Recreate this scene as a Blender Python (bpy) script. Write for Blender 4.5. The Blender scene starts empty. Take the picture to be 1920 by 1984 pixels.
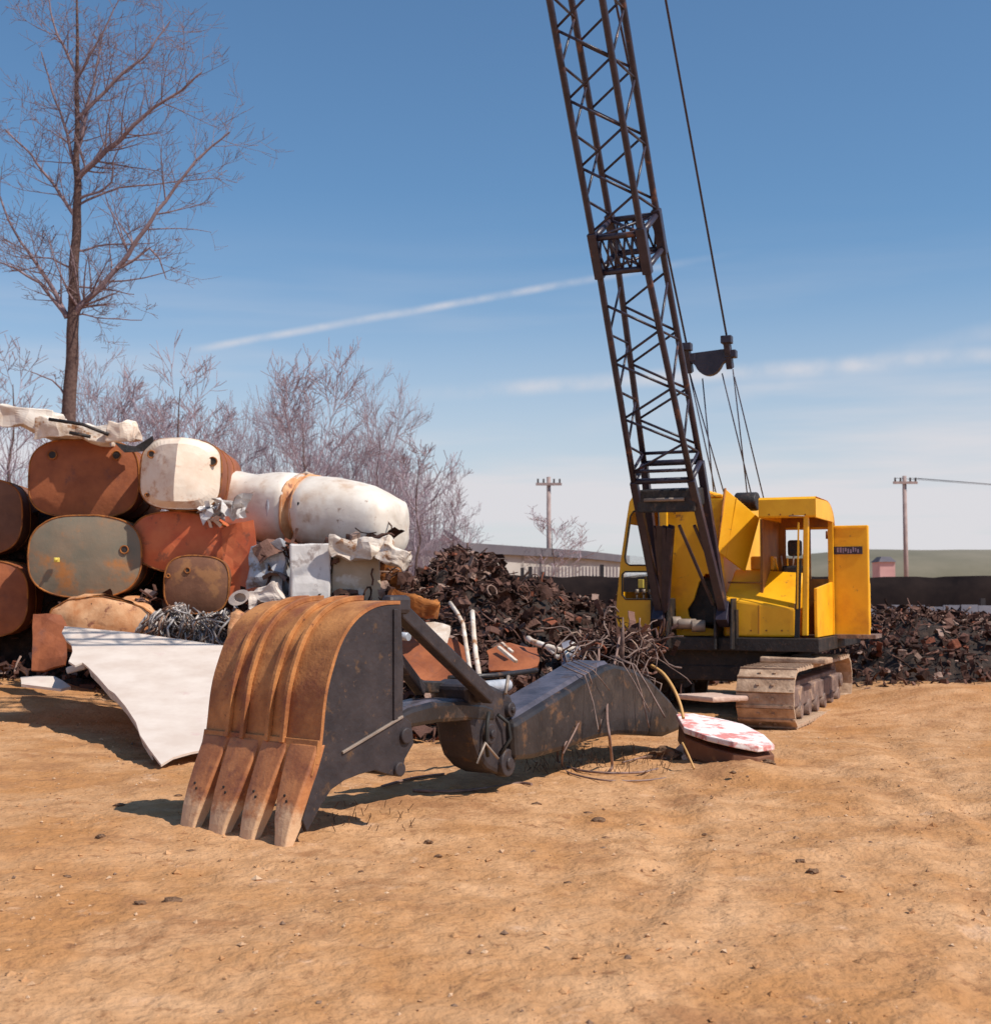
import bpy, bmesh, math, random
from mathutils import Vector, Matrix, noise
S = bpy.context.scene
C = S.collection
R = math.radians
rnd = random.Random(7)

# ------------------------------------------------------------------ camera
FPX = 2590.0
PITCH = math.atan(158/FPX)
CAM = Vector((0, 0, 1.4))
cam_d = bpy.data.cameras.new('camera')
cam = bpy.data.objects.new('camera', cam_d); C.objects.link(cam)
cam.location = CAM
cam.rotation_euler = (math.pi/2 + PITCH, 0, 0)
cam_d.sensor_fit = 'HORIZONTAL'; cam_d.sensor_width = 36
cam_d.lens = 36*FPX/1920
cam_d.clip_start = 0.1; cam_d.clip_end = 3000
cam_d.dof.use_dof = True; cam_d.dof.focus_distance = 9.0; cam_d.dof.aperture_fstop = 4.5
S.camera = cam

# ------------------------------------------------------------------ light
SUN_H = Vector((0.88, -0.475)); SUN_EL = R(51)
sv = Vector((SUN_H.x*math.cos(SUN_EL), SUN_H.y*math.cos(SUN_EL), math.sin(SUN_EL)))
sd = bpy.data.lights.new('sun', 'SUN'); sd.energy = 4.9; sd.angle = R(0.5); sd.color = (1.0, 0.93, 0.82)
so = bpy.data.objects.new('sun', sd); C.objects.link(so)
so.rotation_euler = sv.to_track_quat('Z', 'Y').to_euler()
so.location = sv*40

S.view_settings.view_transform = 'Standard'
S.view_settings.look = 'None'
S.view_settings.exposure = 0.0
S.view_settings.gamma = 1.0
S.render.resolution_x = 990; S.render.resolution_y = 1024

def pixdir(px, py):
    x = (px-960)/FPX; y = -(py-992)/FPX
    return Vector((x, math.cos(PITCH)-y*math.sin(PITCH), math.sin(PITCH)+y*math.cos(PITCH)))
def P(px, py, Y):
    d = pixdir(px, py)
    return CAM + d*(Y/d.y)
def G(px, py, z=0.0):
    d = pixdir(px, py)
    return CAM + d*((z-CAM.z)/d.z)

W = bpy.data.worlds.new('World'); S.world = W; W.use_nodes = True
nt = W.node_tree; nt.nodes.clear()
def N(nt, t, **k):
    n = nt.nodes.new(t)
    for a, v in k.items():
        if a.startswith('i_'): n.inputs[a[2:].replace('_', ' ')].default_value = v
        else: setattr(n, a, v)
    return n
L = nt.links.new
sky = N(nt, 'ShaderNodeTexSky', sky_type='NISHITA', sun_disc=False)
sky.sun_elevation = SUN_EL; sky.sun_rotation = math.atan2(SUN_H.x, SUN_H.y)
sky.air_density = 1.0; sky.dust_density = 0.6; sky.ozone_density = 1.6; sky.altitude = 100
tc = N(nt, 'ShaderNodeTexCoord')
sep = N(nt, 'ShaderNodeSeparateXYZ'); L(tc.outputs['Generated'], sep.inputs[0])
# film-like sky tone: a little greener/bluer than the physical sky
tint = N(nt, 'ShaderNodeMixRGB', blend_type='MULTIPLY'); tint.inputs[0].default_value = 1
L(sky.outputs[0], tint.inputs[1]); tint.inputs[2].default_value = (0.82, 1.08, 1.22, 1)
# cirrus, streaked along the horizon
mp = N(nt, 'ShaderNodeMapping'); mp.inputs['Scale'].default_value = (1.6, 1.6, 17); mp.inputs['Rotation'].default_value = (0, R(-3), 0)
L(tc.outputs['Generated'], mp.inputs[0])
nz = N(nt, 'ShaderNodeTexNoise'); nz.inputs['Scale'].default_value = 1.5; nz.inputs['Detail'].default_value = 5; nz.inputs['Roughness'].default_value = .5
L(mp.outputs[0], nz.inputs['Vector'])
cr = N(nt, 'ShaderNodeMapRange', interpolation_type='SMOOTHSTEP'); cr.inputs[1].default_value = .40; cr.inputs[2].default_value = .68
L(nz.outputs[0], cr.inputs[0])
el = N(nt, 'ShaderNodeMapRange', interpolation_type='SMOOTHSTEP')   # cirrus thick low, none high
el.inputs[1].default_value = .30; el.inputs[2].default_value = .03; el.inputs[3].default_value = 0; el.inputs[4].default_value = 1
L(sep.outputs[2], el.inputs[0])
m1 = N(nt, 'ShaderNodeMath', operation='MULTIPLY'); L(cr.outputs[0], m1.inputs[0]); L(el.outputs[0], m1.inputs[1])
base = N(nt, 'ShaderNodeMapRange', interpolation_type='SMOOTHSTEP')
base.inputs[1].default_value = .27; base.inputs[2].default_value = -.02; base.inputs[3].default_value = 0; base.inputs[4].default_value = .85
L(sep.outputs[2], base.inputs[0])
m2 = N(nt, 'ShaderNodeMath', operation='MULTIPLY_ADD'); L(m1.outputs[0], m2.inputs[0]); m2.inputs[1].default_value = .55; L(base.outputs[0], m2.inputs[2])
# contrails: bands about great circles
def trail(a, b, w, strength, rng, prev):
    d1 = pixdir(*a).normalized(); d2 = pixdir(*b).normalized(); n = d1.cross(d2).normalized()
    v = N(nt, 'ShaderNodeVectorMath', operation='DOT_PRODUCT'); L(tc.outputs['Generated'], v.inputs[0]); v.inputs[1].default_value = n
    ab = N(nt, 'ShaderNodeMath', operation='ABSOLUTE'); L(v.outputs['Value'], ab.inputs[0])
    mr = N(nt, 'ShaderNodeMapRange', interpolation_type='SMOOTHSTEP'); mr.inputs[1].default_value = w; mr.inputs[2].default_value = 0
    L(ab.outputs[0], mr.inputs[0])
    along = N(nt, 'ShaderNodeMapRange', interpolation_type='SMOOTHSTEP'); along.inputs[1].default_value = rng[0]; along.inputs[2].default_value = rng[1]
    L(sep.outputs[0], along.inputs[0])
    al2 = N(nt, 'ShaderNodeMapRange', interpolation_type='SMOOTHSTEP'); al2.inputs[1].default_value = rng[3]; al2.inputs[2].default_value = rng[2]
    L(sep.outputs[0], al2.inputs[0])
    a1 = N(nt, 'ShaderNodeMath', operation='MULTIPLY'); L(mr.outputs[0], a1.inputs[0]); L(along.outputs[0], a1.inputs[1])
    a2 = N(nt, 'ShaderNodeMath', operation='MULTIPLY'); L(a1.outputs[0], a2.inputs[0]); L(al2.outputs[0], a2.inputs[1])
    nn = N(nt, 'ShaderNodeTexNoise'); nn.inputs['Scale'].default_value = 30; nn.inputs['Detail'].default_value = 6
    L(tc.outputs['Generated'], nn.inputs['Vector'])
    nr_ = N(nt, 'ShaderNodeMapRange'); nr_.inputs[1].default_value = .3; nr_.inputs[2].default_value = .7; nr_.inputs[3].default_value = .15; nr_.inputs[4].default_value = 1; L(nn.outputs[0], nr_.inputs[0])
    a3 = N(nt, 'ShaderNodeMath', operation='MULTIPLY'); L(a2.outputs[0], a3.inputs[0]); L(nr_.outputs[0], a3.inputs[1])
    s = N(nt, 'ShaderNodeMath', operation='MULTIPLY_ADD'); L(a3.outputs[0], s.inputs[0]); s.inputs[1].default_value = strength; L(prev.outputs[0], s.inputs[2])
    return s
m3 = trail((390, 675), (1120, 545), .0044, .7, (-.23, -.19, .0, .2), m2)
m3 = trail((800, 765), (1730, 700), .009, .55, (-.09, .05, .4, .6), m3)
m3 = trail((900, 880), (1730, 690), .012, .20, (0, .2, .4, .6), m3)
clampn = N(nt, 'ShaderNodeClamp'); L(m3.outputs[0], clampn.inputs[0]); clampn.inputs[2].default_value = .95
mx = N(nt, 'ShaderNodeMixRGB'); L(clampn.outputs[0], mx.inputs[0]); L(tint.outputs[0], mx.inputs[1]); mx.inputs[2].default_value = (7.3, 7.1, 7.4, 1)
bg = N(nt, 'ShaderNodeBackground'); bg.inputs[1].default_value = 0.1
L(mx.outputs[0], bg.inputs[0])
wo = N(nt, 'ShaderNodeOutputWorld'); L(bg.outputs[0], wo.inputs[0])

# ------------------------------------------------------------------ materials
def rgb(r, g, b): return (r, g, b, 1)
def mat(name, c1, c2, scale=4, rough=.7, metal=0, bump=.3, bscale=None, spot=None, sscale=3, sthr=(.55, .65), detail=8, island=None, contrast=(.35, .65), stretch=None, spec=.5):
    m = bpy.data.materials.new(name); m.use_nodes = True
    t = m.node_tree; bs = t.nodes['Principled BSDF']; l = t.links.new
    co = N(t, 'ShaderNodeTexCoord')
    src = co.outputs['Object']
    if stretch:
        mpn = N(t, 'ShaderNodeMapping'); mpn.inputs['Scale'].default_value = stretch; l(src, mpn.inputs[0]); src = mpn.outputs[0]
    n1 = N(t, 'ShaderNodeTexNoise'); n1.inputs['Scale'].default_value = scale; n1.inputs['Detail'].default_value = detail; n1.inputs['Roughness'].default_value = .62
    l(src, n1.inputs['Vector'])
    r1 = N(t, 'ShaderNodeValToRGB'); e = r1.color_ramp.elements
    e[0].position = contrast[0]; e[1].position = contrast[1]; e[0].color = rgb(*c1); e[1].color = rgb(*c2)
    l(n1.outputs[0], r1.inputs[0]); col = r1.outputs[0]
    if island:
        g = N(t, 'ShaderNodeNewGeometry'); r3 = N(t, 'ShaderNodeValToRGB'); r3.color_ramp.interpolation = 'CONSTANT'
        els = r3.color_ramp.elements
        while len(els) < len(island): els.new(.5)
        for i, (p, c) in enumerate(island): els[i].position = p; els[i].color = rgb(*c)
        l(g.outputs['Random Per Island'], r3.inputs[0])
        mi = N(t, 'ShaderNodeMixRGB', blend_type='MIX'); mi.inputs[0].default_value = .72; l(col, mi.inputs[1]); l(r3.outputs[0], mi.inputs[2]); col = mi.outputs[0]
    if spot:
        n2 = N(t, 'ShaderNodeTexNoise'); n2.inputs['Scale'].default_value = sscale; n2.inputs['Detail'].default_value = 7; n2.inputs['Roughness'].default_value = .65
        off = N(t, 'ShaderNodeVectorMath', operation='ADD'); off.inputs[1].default_value = (7.3, 3.1, 5.7); l(src, off.inputs[0]); l(off.outputs[0], n2.inputs['Vector'])
        mr = N(t, 'ShaderNodeMapRange', interpolation_type='SMOOTHSTEP'); mr.inputs[1].default_value = sthr[0]; mr.inputs[2].default_value = sthr[1]
        l(n2.outputs[0], mr.inputs[0])
        m2_ = N(t, 'ShaderNodeMixRGB'); l(mr.outputs[0], m2_.inputs[0]); l(col, m2_.inputs[1]); m2_.inputs[2].default_value = rgb(*spot); col = m2_.outputs[0]
    l(col, bs.inputs['Base Color'])
    bs.inputs['Roughness'].default_value = rough; bs.inputs['Metallic'].default_value = metal
    bs.inputs['Specular IOR Level'].default_value = spec
    if bump:
        n3 = N(t, 'ShaderNodeTexNoise'); n3.inputs['Scale'].default_value = bscale or scale*4; n3.inputs['Detail'].default_value = 6
        l(src, n3.inputs['Vector'])
        b = N(t, 'ShaderNodeBump'); b.inputs['Strength'].default_value = bump; b.inputs['Distance'].default_value = .02
        l(n3.outputs[0], b.inputs['Height']); l(b.outputs[0], bs.inputs['Normal'])
    return m

M = {}
M['sand'] = mat('sand', (.42, .212, .095), (.62, .36, .195), scale=2.4, rough=.95, bump=1.0, bscale=26, spot=(.44, .21, .085), sscale=.7, sthr=(.42, .66), contrast=(.3, .7), spec=.05, detail=14)
def specks(m, scale, lo, hi, col, off=(1, 2, 3), z=None):
    t = m.node_tree; l = t.links.new; bs = t.nodes['Principled BSDF']; src = bs.inputs['Base Color'].links[0].from_socket
    co = N(t, 'ShaderNodeTexCoord'); sep_ = N(t, 'ShaderNodeSeparateXYZ'); l(co.outputs['Object'], sep_.inputs[0])
    n_ = N(t, 'ShaderNodeTexNoise'); n_.inputs['Scale'].default_value = scale; n_.inputs['Detail'].default_value = 5; n_.inputs['Roughness'].default_value = .7
    ad = N(t, 'ShaderNodeVectorMath', operation='ADD'); ad.inputs[1].default_value = off; l(co.outputs['Object'], ad.inputs[0]); l(ad.outputs[0], n_.inputs['Vector'])
    mr = N(t, 'ShaderNodeMapRange', interpolation_type='SMOOTHSTEP'); mr.inputs[1].default_value = lo; mr.inputs[2].default_value = hi; fac = mr.outputs[0]
    if z:      # wear that grows towards the low end
        zr = N(t, 'ShaderNodeMapRange'); zr.inputs[1].default_value = z[0]; zr.inputs[2].default_value = z[1]; zr.inputs[3].default_value = -.35; zr.inputs[4].default_value = .45; l(sep_.outputs[2], zr.inputs[0])
        sm = N(t, 'ShaderNodeMath', operation='ADD'); l(n_.outputs[0], sm.inputs[0]); l(zr.outputs[0], sm.inputs[1]); l(sm.outputs[0], mr.inputs[0])
    else: l(n_.outputs[0], mr.inputs[0])
    mi = N(t, 'ShaderNodeMixRGB'); l(fac, mi.inputs[0]); l(src, mi.inputs[1]); mi.inputs[2].default_value = rgb(*col); l(mi.outputs[0], bs.inputs['Base Color'])
specks(M['sand'], 9, .54, .72, (.30, .145, .07)); specks(M['sand'], 34, .60, .72, (.22, .11, .06), (5, 1, 2)); specks(M['sand'], 3.1, .58, .78, (.62, .39, .25), (9, 4, 0)); specks(M['sand'], 1.1, .52, .70, (.35, .17, .08), (2, 7, 7))
M['clod'] = mat('clod', (.10, .055, .035), (.24, .14, .085), scale=20, rough=.95, bump=.6, spec=.1)
M['pebble'] = mat('pebble', (.36, .21, .12), (.6, .4, .26), scale=9, rough=.95, bump=.2, spec=.1, island=[(0, (.22, .11, .06)), (.3, (.5, .3, .17)), (.6, (.62, .42, .27)), (.9, (.12, .075, .06))])
M['rust'] = mat('rust', (.17, .055, .016), (.47, .17, .04), scale=5, rough=.8, metal=.0, bump=.4, spot=(.13, .05, .025), sscale=7, sthr=(.52, .68), spec=.3)
M['bucket_rust'] = mat('bucket_rust', (.30, .112, .037), (.58, .25, .085), scale=4.5, rough=.62, bump=.25, bscale=45, spot=(.25, .08, .036), sscale=2.3, sthr=(.46, .68), detail=12, spec=.35)
specks(M['bucket_rust'], 22, .60, .70, (.17, .065, .035), (3, 8, 1))
M['tooth_steel'] = mat('tooth_steel', (.33, .115, .045), (.54, .22, .085), scale=5, rough=.55, bump=.2, bscale=45, spot=(.22, .075, .04), sscale=6, sthr=(.5, .7), detail=10, spec=.4)
specks(M['tooth_steel'], 7, .45, .75, (.66, .42, .25), (3, 8, 1), z=(.34, .0))
M['dark_steel'] = mat('dark_steel', (.022, .017, .020), (.045, .034, .036), scale=6, rough=.55, bump=.25, spot=(.10, .055, .03), sscale=8, sthr=(.58, .7), spec=.45)
M['arm_steel'] = mat('arm_steel', (.014, .011, .011), (.036, .028, .027), scale=4, rough=.42, metal=.05, bump=.2, spot=(.14, .07, .035), sscale=6, sthr=(.56, .7))
specks(M['arm_steel'], 12, .60, .70, (.12, .07, .045)); specks(M['dark_steel'], 16, .62, .70, (.11, .062, .04)); specks(M['arm_steel'], 3, .56, .72, (.07, .05, .04), (4, 4, 4))
M['bare_steel'] = mat('bare_steel', (.22, .17, .14), (.34, .27, .22), scale=6, rough=.5, metal=.2, bump=.2)
M['boom_paint'] = mat('boom_paint', (.02, .016, .03), (.04, .03, .045), scale=8, rough=.38, bump=.15, spot=(.16, .07, .045), sscale=5, sthr=(.58, .72))
M['yellow'] = mat('yellow_paint', (.84, .385, .004), (.92, .465, .01), scale=3, rough=.45, bump=.08, bscale=14, spot=(.60, .24, .01), sscale=2.2, sthr=(.5, .8))
specks(M['yellow'], 6, .63, .70, (.28, .12, .03), (2, 2, 9))
M['yellow_shade_seam'] = mat('yellow_shade_and_seam', (.22, .08, .01), (.32, .13, .015), scale=5, rough=.6, bump=.1, spot=(.2, .08, .02), sscale=6)  # yellow with the cab interior's shade put into the colour; also draws seams
M['seal'] = mat('black_rubber', (.01, .009, .009), (.022, .02, .018), scale=8, rough=.7, bump=.1)
M['grease'] = mat('greasy_black', (.008, .007, .007), (.03, .02, .017), scale=9, rough=.6, bump=.4, spot=(.07, .04, .025), sscale=9)
M['mud_steel'] = mat('muddy_track_steel', (.28, .17, .11), (.56, .39, .27), scale=5, rough=.8, bump=.6, spot=(.11, .06, .04), sscale=7, sthr=(.55, .72), spec=.2)
M['track_side'] = mat('track_frame_steel', (.10, .06, .05), (.26, .17, .14), scale=6, rough=.7, bump=.4, spot=(.42, .27, .18), sscale=5)
M['red_oxide'] = mat('red_oxide', (.23, .062, .022), (.37, .11, .038), scale=3, rough=.7, bump=.25, bscale=20, spot=(.17, .06, .04), sscale=3.5, sthr=(.55, .75))
M['red_sheet'] = mat('red_sheet', (.52, .10, .035), (.62, .17, .06), scale=3, rough=.6, bump=.2, spot=(.3, .09, .045), sscale=5)
M['green_grey'] = mat('weathered_green', (.17, .155, .115), (.25, .18, .12), scale=2.6, rough=.7, bump=.25, spot=(.42, .17, .05), sscale=2.8, sthr=(.5, .72))
M['brown_tank'] = mat('brown_tank', (.14, .055, .028), (.22, .09, .045), scale=3, rough=.7, bump=.25, spot=(.30, .13, .05), sscale=3)
M['cream_rust'] = mat('cream_rust', (.78, .60, .46), (.86, .74, .62), scale=3, rough=.6, bump=.2, spot=(.52, .22, .08), sscale=3.4, sthr=(.53, .7))
M['white_tank'] = mat('white_tank', (.68, .58, .49), (.82, .75, .67), scale=2.5, rough=.5, bump=.25, bscale=9, spot=(.52, .34, .22), sscale=2.2, sthr=(.50, .78))
specks(M['white_tank'], 5, .60, .72, (.33, .20, .13), (4, 4, 1))
M['white_paint'] = mat('white_paint', (.60, .49, .42), (.70, .60, .53), scale=2.6, rough=.75, bump=.15, spot=(.60, .44, .40), sscale=4, sthr=(.60, .74), spec=.2)
M['bone'] = mat('bone_paint', (.55, .42, .32), (.82, .74, .66), scale=6, rough=.7, bump=.3, spot=(.35, .17, .08), sscale=6)
M['galv'] = mat('galvanised', (.34, .36, .40), (.58, .58, .62), scale=5, rough=.5, metal=.25, bump=.3, spot=(.26, .2, .16), sscale=6)
M['enamel'] = mat('enamel', (.58, .54, .52), (.72, .68, .66), scale=4, rough=.45, bump=.2, spot=(.36, .3, .28), sscale=5)
M['beige'] = mat('beige_panel', (.40, .31, .21), (.52, .42, .31), scale=2.5, rough=.6, bump=.2, spot=(.62, .57, .5), sscale=3)
M['orange_rust'] = mat('orange_rust', (.52, .2, .07), (.74, .42, .22), scale=4, rough=.75, bump=.3, spot=(.26, .09, .05), sscale=4)
M['pink'] = mat('pink_slab', (.86, .72, .70), (.92, .84, .80), scale=5, rough=.8, bump=.3, spot=(.66, .24, .22), sscale=4.2, sthr=(.48, .58))
M['pinkdirt'] = mat('pink_plaster', (.5, .33, .27), (.66, .48, .38), scale=8, rough=.95, bump=.6, spec=.1)
M['wire'] = mat('rusty_wire', (.14, .08, .065), (.30, .18, .14), scale=9, rough=.6, bump=0)
M['hose'] = mat('tan_hose', (.50, .26, .08), (.60, .34, .12), scale=6, rough=.6, bump=0)
M['cable'] = mat('steel_cable', (.03, .025, .045), (.06, .05, .08), scale=9, rough=.5, bump=0)
M['scrap'] = mat('mixed_scrap', (.05, .024, .016), (.16, .075, .045), scale=9, rough=.85, bump=.6, spec=.12,
                 island=[(0, (.018, .011, .011)), (.26, (.055, .029, .026)), (.50, (.12, .062, .052)), (.72, (.21, .115, .092)), (.88, (.38, .26, .215)), (.96, (.27, .085, .05))])
M['scrap_light'] = mat('light_scrap', (.18, .14, .12), (.42, .36, .33), scale=7, rough=.5, metal=.2, bump=.3,
                 island=[(0, (.10, .08, .075)), (.3, (.32, .28, .27)), (.6, (.55, .50, .47)), (.85, (.25, .11, .05))])
M['scrap_base'] = mat('scrap_base', (.010, .006, .005), (.05, .027, .018), scale=9, rough=.9, bump=.8)
M['branch'] = mat('branch', (.20, .14, .15), (.29, .21, .225), scale=4, rough=.9, bump=0, spec=.1)
M['lit_top'] = mat('lit_top', (.05, .045, .058), (.12, .105, .13), scale=5, rough=.38, metal=.1, bump=.2, spot=(.08, .05, .04), sscale=5)  # arm steel with sun and sky sheen put into a lighter colour
M['bark'] = mat('bark', (.085, .05, .045), (.17, .11, .095), scale=14, rough=.9, bump=.5, spec=.1)
M['twig'] = mat('twig', (.33, .25, .28), (.44, .34, .38), scale=2, rough=.9, bump=0, spec=.1)  # twig colour lightened to carry the haze of distance
M['far_wall'] = mat('far_wall', (.34, .31, .29), (.44, .40, .37), scale=.4, rough=.9, bump=0, detail=3)
M['far_roof'] = mat('far_roof', (.09, .08, .10), (.13, .115, .13), scale=.5, rough=.8, bump=0)
M['pink_wall'] = mat('pink_wall', (.55, .30, .29), (.65, .38, .36), scale=.8, rough=.9, bump=0)
M['dark_wood'] = mat('dark_wood', (.03, .022, .024), (.055, .04, .04), scale=3, rough=.9, bump=.2)
M['fence_wood'] = mat('fence_wood', (.28, .2, .19), (.40, .3, .28), scale=3, rough=.9, bump=.1)
M['hill'] = mat('hill_grass', (.12, .11, .075), (.19, .165, .12), scale=.05, rough=1, bump=0)
M['bank'] = mat('bank_earth', (.010, .008, .009), (.024, .017, .016), scale=.8, rough=1, bump=.4, spec=0)
M['blue_sheet'] = mat('blue_grey_sheet', (.17, .17, .21), (.26, .25, .29), scale=3, rough=.7, bump=.1)
M['tag_yellow'] = mat('yellow_cap', (.7, .55, .1), (.8, .62, .12), scale=6, rough=.5, bump=0)
M['orange_paint'] = mat('orange_paint', (.75, .13, .03), (.8, .18, .04), scale=6, rough=.5, bump=0)
M['badge'] = mat('badge_plate', (.03, .02, .04), (.05, .035, .06), scale=6, rough=.4, bump=0)
M['badge_mark'] = mat('badge_marks', (.28, .2, .3), (.34, .26, .34), scale=20, rough=.4, bump=0)
gm = bpy.data.materials.new('dusty_glass'); gm.use_nodes = True
_b = gm.node_tree.nodes['Principled BSDF']; _b.inputs['Base Color'].default_value = (.75, .8, .82, 1); _b.inputs['Roughness'].default_value = .05
_b.inputs['Transmission Weight'].default_value = 1; _b.inputs['IOR'].default_value = 1.05; _b.inputs['Alpha'].default_value = .45
M['glass'] = gm

# ------------------------------------------------------------------ mesh helpers
class MB:
    def __init__(s): s.v = []; s.f = []; s.m = []; s.cm = 0; s.sm = []
    def add(s, vs, fs, smooth=False):
        o = len(s.v); s.v += [tuple(v) for v in vs]
        for f in fs: s.f.append(tuple(i+o for i in f)); s.m.append(s.cm); s.sm.append(smooth)
    def box(s, c, size, rot=None, taper=1):
        c = Vector(c); hx, hy, hz = size[0]/2, size[1]/2, size[2]/2
        vs = []
        for z in (-1, 1):
            k = taper if z > 0 else 1
            for x, y in ((-1, -1), (1, -1), (1, 1), (-1, 1)):
                p = Vector((x*hx*k, y*hy*k, z*hz))
                if rot is not None: p = rot @ p
                vs.append(c+p)
        s.add(vs, [(3, 2, 1, 0), (4, 5, 6, 7), (0, 1, 5, 4), (1, 2, 6, 5), (2, 3, 7, 6), (3, 0, 4, 7)])
    def hexa(s, a, b):          # two quads, bottom a[4], top b[4]
        s.add(list(a)+list(b), [(3, 2, 1, 0), (4, 5, 6, 7), (0, 1, 5, 4), (1, 2, 6, 5), (2, 3, 7, 6), (3, 0, 4, 7)])
    def tube(s, pts, r, n=6, cap=True, smooth=True, up=None):
        pts = [Vector(p) for p in pts]; k = len(pts)
        rs = r if isinstance(r, (list, tuple)) else [r]*k
        vs = []; pu = None
        for i, p in enumerate(pts):
            d = (pts[min(i+1, k-1)]-pts[max(i-1, 0)])
            if d.length < 1e-9: d = Vector((0, 0, 1))
            d.normalize()
            if pu is None:
                pu = up.copy() if up else (Vector((0, 0, 1)) if abs(d.z) < .9 else Vector((1, 0, 0)))
            u = (pu - d*pu.dot(d))
            if u.length < 1e-6: u = Vector((1, 0, 0)) - d*d.x
            u.normalize(); pu = u; w = d.cross(u)
            for j in range(n):
                a = 2*math.pi*(j+.5)/n
                vs.append(p + (u*math.cos(a)+w*math.sin(a))*rs[i])
        fs = []
        for i in range(k-1):
            for j in range(n):
                j2 = (j+1) % n
                fs.append((i*n+j, i*n+j2, (i+1)*n+j2, (i+1)*n+j))
        s.add(vs, fs, smooth)
        if cap:
            s.f.append(tuple(len(s.v)-k*n+j for j in reversed(range(n)))); s.m.append(s.cm); s.sm.append(False)
            s.f.append(tuple(len(s.v)-n+j for j in range(n))); s.m.append(s.cm); s.sm.append(False)
    def beam(s, a, b, w, h, up=Vector((0, 0, 1)), w2=None, h2=None):
        a = Vector(a); b = Vector(b); d = (b-a).normalized(); u = (up-d*up.dot(d)).normalized(); x = d.cross(u)
        w2 = w2 or w; h2 = h2 or h
        s.hexa([a+x*sx*w/2+u*sy*h/2 for sx, sy in ((-1, -1), (1, -1), (1, 1), (-1, 1))],
               [b+x*sx*w2/2+u*sy*h2/2 for sx, sy in ((-1, -1), (1, -1), (1, 1), (-1, 1))])
    def loft(s, rings, closed=True, cap0=True, cap1=True, smooth=True):
        n = len(rings[0]); vs = [p for r_ in rings for p in r_]; fs = []
        for i in range(len(rings)-1):
            for j in range(n if closed else n-1):
                j2 = (j+1) % n; fs.append((i*n+j, i*n+j2, (i+1)*n+j2, (i+1)*n+j))
        s.add(vs, fs, smooth); o = len(s.v)-len(vs)
        if cap0: s.f.append(tuple(o+j for j in reversed(range(n)))); s.m.append(s.cm); s.sm.append(False)
        if cap1: s.f.append(tuple(o+len(vs)-n+j for j in range(n))); s.m.append(s.cm); s.sm.append(False)
    def build(s, name, mats, parent=None, bevel=0, noise_amp=0, noise_scale=1, solid=0, recalc=True):
        me = bpy.data.meshes.new(name); me.from_pydata(s.v, [], s.f)
        if not isinstance(mats, (list, tuple)): mats = [mats]
        for m in mats: me.materials.append(M[m] if isinstance(m, str) else m)
        me.polygons.foreach_set('material_index', s.m); me.polygons.foreach_set('use_smooth', s.sm)
        if noise_amp:
            for v in me.vertices:
                n_ = noise.noise_vector(v.co*noise_scale); n2_ = noise.noise_vector(v.co*noise_scale*2.7)
                v.co += (n_+n2_*.4)*noise_amp
        if recalc:
            bm = bmesh.new(); bm.from_mesh(me); bmesh.ops.recalc_face_normals(bm, faces=bm.faces); bm.to_mesh(me); bm.free()
        me.update()
        o = bpy.data.objects.new(name, me); C.objects.link(o)
        if parent: o.parent = parent
        if solid:
            md = o.modifiers.new('solid', 'SOLIDIFY'); md.thickness = solid; md.offset = 0
        if bevel:
            md = o.modifiers.new('bevel', 'BEVEL'); md.width = bevel; md.segments = 2; md.limit_method = 'ANGLE'; md.angle_limit = R(40)
        return o

def plate(name, outline, holes, thick, material, parent=None, bevel=0, noise_amp=0, noise_scale=1, sub=0):
    """flat outline (3D points in one plane) with holes, extruded by the vector thick"""
    bm = bmesh.new(); edges = []
    for loop in [outline]+holes:
        vs = [bm.verts.new(p) for p in loop]
        for i in range(len(vs)): edges.append(bm.edges.new((vs[i], vs[(i+1) % len(vs)])))
    bmesh.ops.triangle_fill(bm, edges=edges, use_beauty=True, use_dissolve=False)
    if sub:
        for _ in range(sub):
            long_e = [e for e in bm.edges if e.calc_length() > .12]
            if long_e: bmesh.ops.subdivide_edges(bm, edges=long_e, cuts=1)
            bmesh.ops.triangulate(bm, faces=[f for f in bm.faces if len(f.verts) > 3])
    r_ = bmesh.ops.extrude_face_region(bm, geom=bm.faces[:])
    nv = [g for g in r_['geom'] if isinstance(g, bmesh.types.BMVert)]
    bmesh.ops.translate(bm, verts=nv, vec=Vector(thick))
    bmesh.ops.recalc_face_normals(bm, faces=bm.faces)
    if noise_amp:
        for v in bm.verts: v.co += noise.noise_vector(v.co*noise_scale)*noise_amp
    me = bpy.data.meshes.new(name); bm.to_mesh(me); bm.free()
    me.materials.append(M[material])
    o = bpy.data.objects.new(name, me); C.objects.link(o)
    if parent: o.parent = parent
    if bevel:
        md = o.modifiers.new('bevel', 'BEVEL'); md.width = bevel; md.segments = 2; md.limit_method = 'ANGLE'; md.angle_limit = R(40)
    return o

def tag(o, label, cat, group=None):
    o['label'] = label; o['category'] = cat
    if group: o['group'] = group
    return o
def thing(name, label, cat, loc=(0, 0, 0), rz=0, group=None):
    o = bpy.data.objects.new(name, None); C.objects.link(o); o.location = loc; o.rotation_euler = (0, 0, rz); o.empty_display_size = .2
    return tag(o, label, cat, group)
def structure(o): o['kind'] = 'structure'; return o
def stuff(o): o['kind'] = 'stuff'; return o
def sstep(a, b, x):
    t = max(0, min(1, (x-a)/(b-a))); return t*t*(3-2*t)
def lerp(a, b, t): return a+(b-a)*t
def interp(x, pts):
    if x <= pts[0][0]: return pts[0][1]
    for (x0, y0), (x1, y1) in zip(pts, pts[1:]):
        if x <= x1: return y0+(y1-y0)*(x-x0)/(x1-x0)
    return pts[-1][1]

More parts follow.
